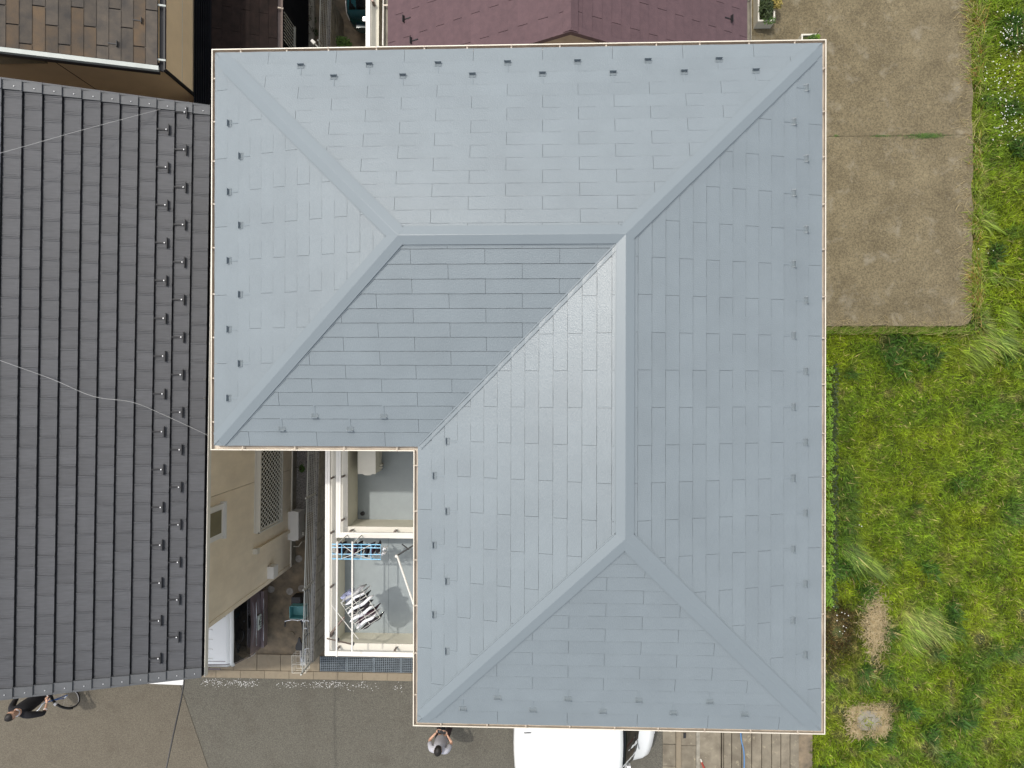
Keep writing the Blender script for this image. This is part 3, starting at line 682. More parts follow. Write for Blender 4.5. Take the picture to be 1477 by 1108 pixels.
# far slope
rp = fm @ Vector((0, slope_len, 0)); rq = fm @ Vector((L, slope_len, 0)); dn = inw * 4.4 + Vector((0, 0, -4.4 * TT))
obj('rear_roof', [rp, rq, rq + dn, rp + dn, rp - Vector((0, 0, .1)), rq - Vector((0, 0, .1)), rq + dn - Vector((0, 0, .1)), rp + dn - Vector((0, 0, .1))], [(0, 1, 2, 3), (7, 6, 5, 4), (0, 4, 5, 1), (1, 5, 6, 2), (2, 6, 7, 3), (3, 7, 4, 0)], M['tile'], tile_house)
def tile_mesh(w_):
    mb = MB(); hb = .044; ht = .004
    def slabq(x0, x1, y0, y1, up): mb.add([(x0, y0, -.012), (x1, y0, -.012), (x1, y1, -.012), (x0, y1, -.012), (x0, y0, hb + up), (x1, y0, hb + up), (x1, y1, ht + up), (x0, y1, ht + up)], [(3, 2, 1, 0), (4, 5, 6, 7), (0, 1, 5, 4), (1, 2, 6, 5), (2, 3, 7, 6), (3, 0, 4, 7)])
    slabq(.026, w_ - .0015, 0, ET - .017, 0)
    slabq(.0015, .024, .003, ET - .017, -.002)
    mb.add([(w_ - .03, .002, hb), (w_ - .004, .002, hb), (w_ - .004, ET - .017, ht + .004), (w_ - .03, ET - .017, ht + .004), (w_ - .022, .002, hb + .005), (w_ - .008, .002, hb + .005), (w_ - .008, ET - .017, ht + .007), (w_ - .022, ET - .017, ht + .007)], [(4, 5, 6, 7), (0, 1, 5, 4), (1, 2, 6, 5), (3, 0, 4, 7)])
    return mb
full = None; cnt = 0; rest = MB(); halfm = None
RK = .13
for c in range(NCOL):
    off = 0 if c % 2 else CW / 2
    x = RK + (0 if c % 2 == 0 else 0); tiles = []
    x = RK
    if off: tiles.append((x, CW / 2)); x += CW / 2
    while x + CW <= L - RK + .02: tiles.append((x, CW)); x += CW
    if L - RK - x > .05: tiles.append((x, L - RK - x))
    for (tx, tw) in tiles:
        mx = fm @ Matrix.Translation((tx, c * ET - .03, random.uniform(-.0015, .0015))) @ Matrix.Rotation(random.uniform(-.003, .003), 4, 'Z')
        if c < 11 and cnt < 300 and tw > .2:
            cnt += 1
            if tw == CW and full: o = bpy.data.objects.new('roof_tile', full); col.objects.link(o); o.parent = dk; o.matrix_parent_inverse = world_of(dk).inverted()
            else:
                o = tile_mesh(tw).build('roof_tile', M['tile'], dk)
                if tw == CW: full = o.data
            o.matrix_basis = mx
        else:
            q = tile_mesh(tw); rest.add([mx @ p for p in q.v], q.f)
stuff(rest.build('roof_tiles', M['tile'], dk))
# rake tiles at both gable edges
me = None
for c in range(13):
    for e in (0, 1):
        mb = MB().add([(0, 0, -.03), (.135, 0, -.03), (.135, ET + .0, -.03), (0, ET + .0, -.03), (0, 0, .062), (.135, 0, .062), (.135, ET, .036), (0, ET, .036)], [(3, 2, 1, 0), (4, 5, 6, 7), (0, 1, 5, 4), (1, 2, 6, 5), (2, 3, 7, 6), (3, 0, 4, 7)])
        mb.box((-.03, 0, -.16), (0, ET - .004, .05)) if e == 0 else mb.box((.135, 0, -.16), (.165, ET - .004, .05))
        o = mb.build('rake_tile', M['rake'], dk); o.matrix_basis = fm @ Matrix.Translation((-.005 if e == 0 else L - .13, c * ET - .03, .004))
        b_ = MB().cyl((.07, .09), .008, .04, .062, 8).build('bolt', M['bolt'], None); b_.parent = None
        bpy.data.objects.remove(b_)
        mm = o.matrix_basis
        k = len(o.data.vertices)
        o.data.materials.append(M['bolt'])
        bm = bmesh.new(); bm.from_mesh(o.data)
        geo = bmesh.ops.create_cone(bm, cap_ends=True, segments=8, radius1=.008, radius2=.006, depth=.012, matrix=Matrix.Translation((.05, .10, .062)))
        for v_ in geo['verts']:
            for f_ in v_.link_faces: f_.material_index = 1
        bm.to_mesh(o.data); bm.free()
# snow guards on the second and third courses
gm = None
for c, y0_ in ((1, 164.5), (2, 189)):
    inv = fm.inverted(); uu = (inv @ at(270 if c == 1 else 245, y0_, ZT + c * ET * TT)).x
    for k in range(16):
        x = uu - k * .606
        if x < .25: break
        mx = fm @ Matrix.Translation((x, c * ET, .014))
        if gm is None:
            mb = MB().box((-.085, .045, .02), (.085, .058, .072)).box((-.011, .045, .010), (.011, .26, .020))
            mb.box((-.012, .058, .02), (.012, .085, .05)); o = mb.build('snow_guard', M['black_metal'], dk); gm = o.data
            gm.materials.append(M['bolt']); bm = bmesh.new(); bm.from_mesh(gm)
            geo = bmesh.ops.create_uvsphere(bm, u_segments=8, v_segments=5, radius=.014, matrix=Matrix.Translation((0, .085, .04)))
            for v_ in geo['verts']:
                for f_ in v_.link_faces: f_.material_index = 1
            bm.to_mesh(gm); bm.free()
        else: o = bpy.data.objects.new('snow_guard', gm); col.objects.link(o); o.parent = dk; o.matrix_parent_inverse = world_of(dk).inverted()
        o.matrix_basis = mx
# eave gutter: dark channel, pale rim
fl = frame_matrix(e_bot, u, inw)
MB().box((-.05, -.056, -.14), (L + .03, -.02, -.10), fl).box((-.05, -.02, -.14), (L + .03, -.012, -.03), fl).build('gutter', M['black_metal'], tile_house)
MB().box((-.05, -.070, -.14), (L + .03, -.056, -.035), fl).build('gutter_rim', M['white_metal'], tile_house)
# walls: east wall in panels with recessed seams
XW = at(417, 700, 0).x; wr = math.atan2(-(u.x), u.y)
cor = at(425, 812, 0)
WS = Vector((cor.x - .0, cor.y, 0)); wdir = u.copy()
def wx(y): return cor.x + (y - cor.y) * u.x / u.y
ztop = ZT + .05
fw = frame_matrix((cor.x, cor.y, 0), u, (0, 0, 1))     # local: x along wall north, y up, z outward (east)
if fw.to_3x3().col[2].x < 0: pass
Lw = L - .75
MB().box((0, 0, -5.0) if fw.to_3x3().col[2].x > 0 else (0, 0, .02), (Lw, ztop, -.02) if fw.to_3x3().col[2].x > 0 else (Lw, ztop, 5.0), fw).build('wall', M['dark_gap'], tile_house)
sg = 1 if fw.to_3x3().col[2].x > 0 else -1
iw = fw.inverted()
def onwall(px, py, off=0):
    # intersection of the photo ray with the wall plane, in wall coordinates
    d = ray(px, py); n_ = fw.to_3x3().col[2]; o_ = Vector((0, 0, H)); k = (fw.translation - o_).dot(n_) / d.dot(n_)
    return iw @ (o_ + d * k)
seam = onwall(350, 701.5).x
cuts = [0, seam, seam + 3.03, Lw]
for k in range(3):
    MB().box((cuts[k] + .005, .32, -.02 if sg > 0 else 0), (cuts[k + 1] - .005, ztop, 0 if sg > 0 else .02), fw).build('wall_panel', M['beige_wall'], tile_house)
MB().box((0, 0, -.02), (Lw, .30, .02), fw).build('foundation', M['block'], tile_house)
MB().box((-.01, .28, -.025), (Lw, .32, .03 * 1), fw).build('drip_edge', M['white_metal'], tile_house)
# gable end wall panel (south) and corner board
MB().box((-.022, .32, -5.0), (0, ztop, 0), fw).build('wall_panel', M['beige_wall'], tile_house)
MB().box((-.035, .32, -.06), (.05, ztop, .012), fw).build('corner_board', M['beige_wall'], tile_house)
def z_(a_): return a_ * sg
# lattice window
a, b = onwall(368.5, 700), onwall(400, 700)
y_top, y_bot = a.y, b.y
xl = onwall(386, 755.5).x; xr = xl + 1.72
wn = MB().box((xl - .05, y_bot - .05, .0), (xr + .05, y_top + .05, .035), fw).build('window', M['white_metal'], tile_house)
MB().box((xl, y_bot, .03), (xr, y_top, .045), fw).build('pane', M['glass'], wn)
MB().box((xl - .06, y_top + .02, .03), (xr + .06, y_top + .05, .13), fw).box((xl - .06, y_bot - .05, .03), (xr + .06, y_bot - .02, .11), fw).box((xl - .06, y_bot - .05, .09), (xl - .03, y_top + .05, .12), fw).build('grille_frame', M['white_metal'], wn)
mb = MB(); hh_ = y_top - y_bot; st_ = .105
Lx = xr - xl
for s_ in (1, -1):
    for k in range(-14, 26):
        x_a = k * st_; pts = []
        # line from bottom to top with slope
        run = hh_ * .62 * s_
        xa, xb = x_a, x_a + run; ya, yb = 0.0, hh_
        if xa == xb: continue
        # clip to [0, Lx]
        t0, t1 = 0, 1
        for lim, sg2 in ((0, 1), (Lx, -1)):
            fa, fb = (xa - lim) * sg2, (xb - lim) * sg2
            if fa < 0 and fb < 0: t0, t1 = 1, 0
            elif fa < 0: t0 = max(t0, fa / (fa - fb))
            elif fb < 0: t1 = min(t1, fa / (fa - fb))
        if t1 - t0 < .05: continue
        A_ = Vector((xl + xa + (xb - xa) * t0, y_bot + (yb - ya) * t0, .10)); B_ = Vector((xl + xa + (xb - xa) * t1, y_bot + (yb - ya) * t1, .10))
        mb.tube([fw @ A_, fw @ B_], .0085, 4)
stuff(mb.build('lattice_bars', M['white_metal'], wn))
# upper window
a = onwall(318, 740); b = onwall(292, 740); xs_ = onwall(316, 775).x; xe_ = onwall(312, 728).x
wn = MB().box((xs_ - .0, a.y, 0), (xe_ + .0, a.y + 1.2, .07), fw).build('window', M['white_hot'], tile_house)
MB().box((xs_ + .10, a.y + .12, .065), (xe_ - .10, a.y + 1.1, .078), fw).build('pane', M['olive_glass'], wn)
MB().box((xs_ - .03, a.y - .03, 0), (xe_ + .03, a.y + .02, .11), fw).build('sill', M['white_hot'], wn)
# pipe cover down the wall, with its head box
a = onwall(366, 796); b = onwall(414, 769)
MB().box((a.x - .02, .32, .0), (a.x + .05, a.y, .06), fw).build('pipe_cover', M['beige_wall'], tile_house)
MB().box((a.x - .04, a.y - .06, 0), (a.x + .07, a.y + .06, .10), fw).build('pipe_head', M['wall'], tile_house)
# vent box
a = onwall(389, 826)
bx_ = MB().box((a.x - .10, a.y - .12, 0), (a.x + .16, a.y + .14, .14), fw).build('vent_box', M['white_hot'], tile_house)
MB().box((a.x - .05, a.y - .16, .02), (a.x + .12, a.y - .121, .12), fw).build('vent_mouth', M['void'], bx_)
a = onwall(412, 795)
MB().tube([fw @ Vector((a.x, .15, .0)), fw @ Vector((a.x, .15, .14)), fw @ Vector((a.x + .1, .12, .2)), fw @ Vector((a.x + .1, .0, .22))], .012, 6).build('drain_hose', M['wall'], tile_house)
a = at(417, 758, 0)
ac_unit('air_conditioner', 'white outdoor air conditioner unit on the gravel beside the beige wall', at(415.5, 760, .5).x, at(423, 779, .5).y, at(430, 760, .5).x, at(423, 739, .5).y, 0, .5, M['white_hot'], 1)
# refrigerant pipes and meter beside it
MB
# ================================================================== NEIGHBOUR 2: tan house, top left
ZN = H - 11.0
tan = thing('tan_house', 'tan house with weathered brown slate roof at the upper left corner', 'house', (-9, 9, 0))
ec = at(227, 97, ZN); wc = at(276, 134, 3.9)
TXW, TYW = wc.x, wc.y
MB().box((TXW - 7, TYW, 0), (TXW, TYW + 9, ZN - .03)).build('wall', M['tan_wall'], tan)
for k in (1.17, 2.35): MB().box((TXW, TYW + .0, ZN - k), (TXW + .006, TYW + 9, ZN - k + .012)).build('siding_seam', M['wall'], tan)
MB().box((TXW - .02, TYW - .02, 0), (TXW + .02, TYW + .03, ZN - .05)).build('corner_board', M['black_metal'], tan)
TP = .33; cp = 1 / math.sqrt(1 + TP * TP)
ef = frame_matrix((ec.x, ec.y + .02, ZN), (0, 1, 0), (-1, 0, TP))
rf = MB().box((-.02, .0, -.07), (9.5, 3.6, -.012), ef).build('roof', M['tiledeck'], tan)
e_ = .178 ; k0 = 0; rest = MB(); cnt = 0; me = None
for c in range(19):
    off = -((c * .17 + (0.45 if c % 2 else 0)) % .9)
    x = off
    while x < 5.0:
        xa = max(0, x); xb = x + .897
        if xb - xa > .03:
            v, f = slate_mesh([(xa, c * e_ - .004), (xb - .004, c * e_ - .004), (xb - .004, (c + 1) * e_ + .012), (xa, (c + 1) * e_ + .012)], (c + 1) * e_ + .02)
            q = [(.008, 0), (xb - xa - .008, 0), (xb - xa - .008, e_ + .012), (.008, e_ + .012)]
            v, f = slate_mesh(q, e_); mx = ef @ Matrix.Translation((xa, c * e_, 0))
            if c < 14 and xa < 1.6:
                o = obj('slate', v, f, M['rust' if random.random() < .33 else 'old_slate'], rf); o.matrix_basis = mx
            else: rest.add([mx @ Vector(p) for p in v], f)
        x += .9
stuff(rest.build('slates', M['old_slate'], rf))
for (cx, sy) in ((1, .95), (3, .52)):
    mx = ef @ Matrix.Translation((sy - .25, cx * e_ + .05, .01)); o = MB().box((-.05, 0, .0), (.05, .01, .05)).box((-.008, 0, 0), (.008, .14, .008)).build('snow_guard', M['black_metal'], rf); o.matrix_basis = mx
MB().box((-.075, -.02, -.05), (-.005, 3.6, .028), ef).build('verge_trim', M['tan_trim'], tan)
MB().box((-.085, -.02, -.14), (-.045, 3.6, -.052), ef).build('verge_board', M['black_metal'], tan)
g = MB().box((-.04, -.11, -.12), (9.5, -.085, -.02), ef).box((-.04, -.085, -.12), (9.5, -.01, -.09), ef).build('gutter', M['black_metal'], tan)
for k in range(6): MB().box((.10 + k * .9, -.12, -.03), (.13 + k * .9, .0, -.012), ef).build('gutter_bracket', M['tan_trim'], g)
# window in the south wall under the verge
a = at_y(62, 78, TYW); b = at_y(18, 55, TYW)
wn = MB().box((a.x - 1.1, TYW - .05, a.z - .0), (a.x, TYW + .02, ZN - .12)).build('window', M['bronze'], tan)
MB().box((a.x - 1.03, TYW - .056, a.z + .07), (a.x - .07, TYW - .045, ZN - .16)).build('pane', M['olive_glass'], wn)
MB().box((a.x - .0, TYW - .004, 0), (a.x + .012, TYW + .01, a.z)).build('wall_seam', M['dark_gap'], tan)
# ================================================================== NEIGHBOUR 2b: black-clad annex
AX1 = at(400, 40, 3.25).x; AX0 = TXW + .02
ann = thing('dark_annex', 'low black-clad annex with a dark brown slate lean-to roof beside the tan house', 'annex', ((AX0 + AX1) / 2, 8, 0))
AY = 4.95
MB().box((AX0, AY, 0), (AX1 - .45, 14, 3.1)).build('wall', M['black_clad'], ann)
zt0 = 3.88
mb = MB(); n_ = 8; xr0 = at(305, 60, 3.72).x
for k in range(n_):
    xa = AX0 + (xr0 - AX0) * k / n_; mb.box((xa + .004, AY, 3.0), (xa + (xr0 - AX0) / n_ * .55, 14, zt0 - .02 - .02 * k))
mb.box((AX0, AY + .01, 3.0), (xr0, 14, 3.70)); mb.build('ribbed_flashing', M['black_clad'], ann)
pt = (3.70 - 3.25) / (AX1 - xr0)
af = frame_matrix((AX1, AY, 3.25), (0, 1, 0), (-1, 0, pt)); sl_ = (AX1 - xr0) * math.sqrt(1 + pt * pt)
rf = MB().box((0, 0, -.06), (9, sl_, -.01), af).build('roof', M['tiledeck'], ann)
nc = 7; ea = sl_ / nc
for c in range(nc):
    x = -.45 if c % 2 else 0
    while x < 8.6:
        xa = max(0, x); v, f = slate_mesh([(0, 0), (x + .893 - xa, 0), (x + .893 - xa, ea + .01), (0, ea + .01)], ea); o = obj('slate', v, f, M['annex'], rf); o.matrix_basis = af @ Matrix.Translation((xa, c * ea, 0)); x += .9
g = MB().box((-.03, -.10, -.10), (9, -.075, -.0), af).box((-.03, -.075, -.10), (9, -.01, -.07), af).build('gutter', M['bronze'], ann)
for k in range(5): MB().box((.6 + k * .9, -.11, -.02), (.625 + k * .9, 0, .0), af).build('gutter_bracket', M['gutter'], g)
# slatted vent on its east wall
xw = AX1 - .45
mb = MB(); ya, yb = at_x(418, 67, xw + .1).y, at_x(418, 28, xw + .1).y
zc = at_x(417, 50, xw + .1).z
for k in range(9): y = ya + (yb - ya) * k / 8; mb.box((xw + .075, y - .008, zc - .35), (xw + .09, y + .008, zc + .25))
mb.box((xw + .06, ya - .02, zc - .42), (xw + .10, yb + .02, zc - .37)).build('window_grille', M['wire'], ann)
MB().box((-5.56, AY, 0), (-5.40, 14, .10)).build('plinth', M['block'], ann)

# ================================================================== NEIGHBOUR 3: maroon house, top
mz = H - 12.1; mr = .58
mxl, mxr = at(560, 30, mz).x, at(1077, 30, mz).x; mxc = (mxl + mxr) / 2; mhw = (mxr - mxl) / 2
maroon = thing('maroon_house', 'house with a maroon slate gable roof beyond the top edge of the blue-grey roof', 'house', (mxc, 7, 0))
ridge_z = mz + mhw * mr
pk = at(823, 43, ridge_z); MYS = pk.y
# the gable shows only near the ridge; lower down the eaves run on south under the neighbour's gutter
MYE = MYS - .0
MB().box((mxl + .45, MYS + .35, 0), (mxr - .45, 15, mz + .1)).build('wall', M['wall'], maroon)
obj('gable_wall', [(mxl + .4, MYS + .32, mz + .05), (mxr - .4, MYS + .32, mz + .05), (mxc, MYS + .32, ridge_z - .10), (mxl + .4, MYS + .37, mz + .05), (mxr - .4, MYS + .37, mz + .05), (mxc, MYS + .37, ridge_z - .10)], [(0, 1, 2), (5, 4, 3), (0, 3, 4, 1), (1, 4, 5, 2), (2, 5, 3, 0)], M['fascia'], maroon)
rf = obj('roof', [(mxl, MYS, mz - .02), (mxc, MYS, ridge_z - .02), (mxr, MYS, mz - .02), (mxl, 15, mz - .02), (mxc, 15, ridge_z - .02), (mxr, 15, mz - .02), (mxl, MYS, mz - .09), (mxc, MYS, ridge_z - .09), (mxr, MYS, mz - .09), (mxl, 15, mz - .09), (mxc, 15, ridge_z - .09), (mxr, 15, mz - .09)],
         [(0, 1, 4, 3), (1, 2, 5, 4), (6, 9, 10, 7), (7, 10, 11, 8), (0, 6, 7, 1), (1, 7, 8, 2), (3, 4, 10, 9), (4, 5, 11, 10), (0, 3, 9, 6), (2, 8, 11, 5)], M['maroon_dark'], maroon)
cm = 1 / math.sqrt(1 + mr * mr); em = .182; rest = MB()
for sd in (-1, 1):
    if sd < 0: ff = frame_matrix((mxl, MYS, mz), (0, -1, 0), (1, 0, mr)); ff = frame_matrix((mxl, MYS, mz), (0, -1, 0), (1, 0, mr))
    else: ff = frame_matrix((mxr, MYS, mz), (0, 1, 0), (-1, 0, mr))
    nrow = int(mhw / cm / em)
    for c in range(nrow + 1):
        off = .10 * 0 + (.455 if c % 2 else 0) 
        k = -1
        while True:
            y0_ = k * .91 + off - .15; k += 1
            if y0_ > 9.6: break
            ya = max(0, y0_); yb = min(y0_ + .91, 9.64) - .008
            if yb - ya < .02: continue
            s1_ = min(em + .012, mhw / cm - c * em)
            v, f = slate_mesh([(0, 0), (yb - ya, 0), (yb - ya, s1_), (0, s1_)], em)
            if sd < 0: mx = ff @ Matrix.Translation((-yb, c * em, 0))
            else: mx = ff @ Matrix.Translation((ya, c * em, 0))
            if ya < 1.0: o = obj('slate', v, f, M['maroon'], rf); o.matrix_basis = mx
            else: rest.add([mx @ Vector(p) for p in v], f)
stuff(rest.build('slates', M['maroon'], rf))
w_ = .11
v = []
for y in (MYS - .02, 12): v += [(mxc + x, y, ridge_z + z) for x, z in ((-w_, -w_ * mr + .02), (-w_, -w_ * mr + .035), (0, .04), (w_, -w_ * mr + .035), (w_, -w_ * mr + .02), (0, 0))]
obj('ridge_cap', v, [(k, (k + 1) % 6, 6 + (k + 1) % 6, 6 + k) for k in range(6)] + [(5, 4, 3, 2, 1, 0), tuple(range(6, 12))], M['maroon'], rf)
for sd in (-1, 1):      # barge trims along the gable
    q = [Vector((mxc, MYS - .035, ridge_z + .02)), Vector((mxc + sd * mhw, MYS - .035, mz + .02))]
    v = [q[0], q[1], q[1] + Vector((0, .10, 0)), q[0] + Vector((0, .10, 0))]; v += [p - Vector((0, 0, .10)) for p in v]
    obj('barge_board', v, [(0, 1, 2, 3), (7, 6, 5, 4), (0, 4, 5, 1), (1, 5, 6, 2), (2, 6, 7, 3), (3, 7, 4, 0)], M['maroon'], rf)
for (px, py) in ((582, 24), (594, 59)):
    d_ = at(px, py, mz + .3); ff = frame_matrix((mxl, 0, mz), (0, -1, 0), (1, 0, mr)); q = ff.inverted() @ Vector((d_.x, d_.y, mz + (d_.x - mxl) * mr)); o = MB().box((-.06, 0, 0), (.06, .012, .06)).box((-.008, 0, 0), (.008, .14, .010)).build('snow_guard', M['black_metal'], rf); o.matrix_basis = ff @ Matrix.Translation((q.x, q.y, .008))
d_ = at(1054, 28, mz + .2); ff = frame_matrix((mxr, 0, mz), (0, 1, 0), (-1, 0, mr)); q = ff.inverted() @ Vector((d_.x, d_.y, mz + (mxr - d_.x) * mr)); o = MB().box((-.06, 0, 0), (.06, .012, .06)).box((-.008, 0, 0), (.008, .14, .010)).build('snow_guard', M['black_metal'], rf); o.matrix_basis = ff @ Matrix.Translation((q.x, q.y, .008))
for sd, X in ((-1, mxl), (1, mxr)):
    g = MB().box((min(X, X + sd * .09), MYS - .02, mz - .12), (max(X, X + sd * .09), 15, mz - .09)).box((min(X + sd * .08, X + sd * .095), MYS - .02, mz - .12), (max(X + sd * .08, X + sd * .095), 15, mz - .03)).build('gutter', M['block'], maroon)
    for k in range(8): MB().box((min(X, X + sd * .1), MYS + .55 + k * .9, mz - .04), (max(X, X + sd * .1), MYS + .575 + k * .9, mz - .025)).build('gutter_bracket', M['gutter'], g)
# west balcony of the maroon house: parapet, rail, dark floor
bz = H - 12.55
xo, xi = at(534, 30, bz).x, at(546.5, 30, bz).x
mb = MB().box((xo, 5.5, 2.6), (xi, 14, bz)).build('balcony_parapet', M['parapet'], maroon)
MB().box((xo - .03, 5.5, bz + .16), (xo + .05, 14, bz + .215)).build('handrail', M['white_hot'], maroon)
for y in (at(538, 8, bz).y, at(538, 8, bz).y - 1.3, at(538, 8, bz).y + 1.3): MB().box((xo + .06, y - .02, bz), (xo + .10, y + .02, bz + .17)).build('post', M['bronze'], mb)
MB().box((xi, 5.5, 2.6), (mxl + .45, 14, 2.9)).build('balcony_floor', M['yard'], maroon)
MB().tube([at(552.5, 66, bz + .25), at(554, -40, bz + .25)], .018, 8).build('clothes_rail', M['white_hot'], maroon)

# ================================================================== BOUNDARY: block wall and mesh fence
fa, fb = at(437.5, 856, 1.66), at(460, 20, 1.66)
fd = (Vector((fb.x, fb.y, 0)) - Vector((fa.x, fa.y, 0))).normalized(); ys = at(433, 974, 1.66).y
fs = Vector((fa.x, fa.y, 0)) + fd * ((ys - fa.y) / fd.y)
fwm = frame_matrix(fs, fd, (0, 0, 1)); sgn = 1 if fwm.to_3x3().col[2].x > 0 else -1      # z outward east
Lf = 15.2
bw = thing('block_wall', 'low wall of grey-brown concrete blocks carrying the mesh fence between the two plots', 'wall', fs)
core = MB().box((0.01, 0, -.045), (Lf, .985, .045), fwm).build('mortar', M['gravel'], bw)
me = None; cnt = 0; rest = MB()
for r in range(5):
    for k in range(38):
        mb = MB().box((.010, .006, -.055), (.390, .190, .055)); mx = fwm @ Matrix.Translation((k * .4, r * .198, 0))
        if me is None: o = mb.build('block', M['block'], bw); me = o.data
        else: o = bpy.data.objects.new('block', me); col.objects.link(o); o.parent = bw; o.matrix_parent_inverse = world_of(bw).inverted()
        o.matrix_basis = mx
mf = thing('mesh_fence', 'silver wire mesh fence with round posts on top of the block wall', 'fence', fs)
pp = 2.0; p0_ = ((at(436, 851, 1.66).y) - ys) / fd.y
posts_ = [.02] + [p0_ + k * 2.0 for k in range(-1 if p0_ > 2 else 0, 8) if p0_ + k * 2.0 > .5]
for x in posts_:
    MB().tube([fwm @ Vector((x, .9, 0)), fwm @ Vector((x, 1.68, 0))], .018, 8).build('post', M['wire'], mf)
posts_.append(Lf)
for k in range(len(posts_) - 1):
    xa, xb = posts_[k] + .03, posts_[k + 1] - .03; mb = MB()
    n_ = int((xb - xa) / .05)
    for i in range(n_ + 1): X = xa + (xb - xa) * i / n_; mb.tube([fwm @ Vector((X, 1.02, .012)), fwm @ Vector((X, 1.64, .012))], .0022, 3)
    for y in (1.03, 1.14, 1.26, 1.38, 1.50, 1.60, 1.64): mb.tube([fwm @ Vector((xa, y, .012)), fwm @ Vector((xb, y, .012))], .0045 if y < 1.6 else .007, 4)
    mb.build('wire_panel', M['wire'], mf)

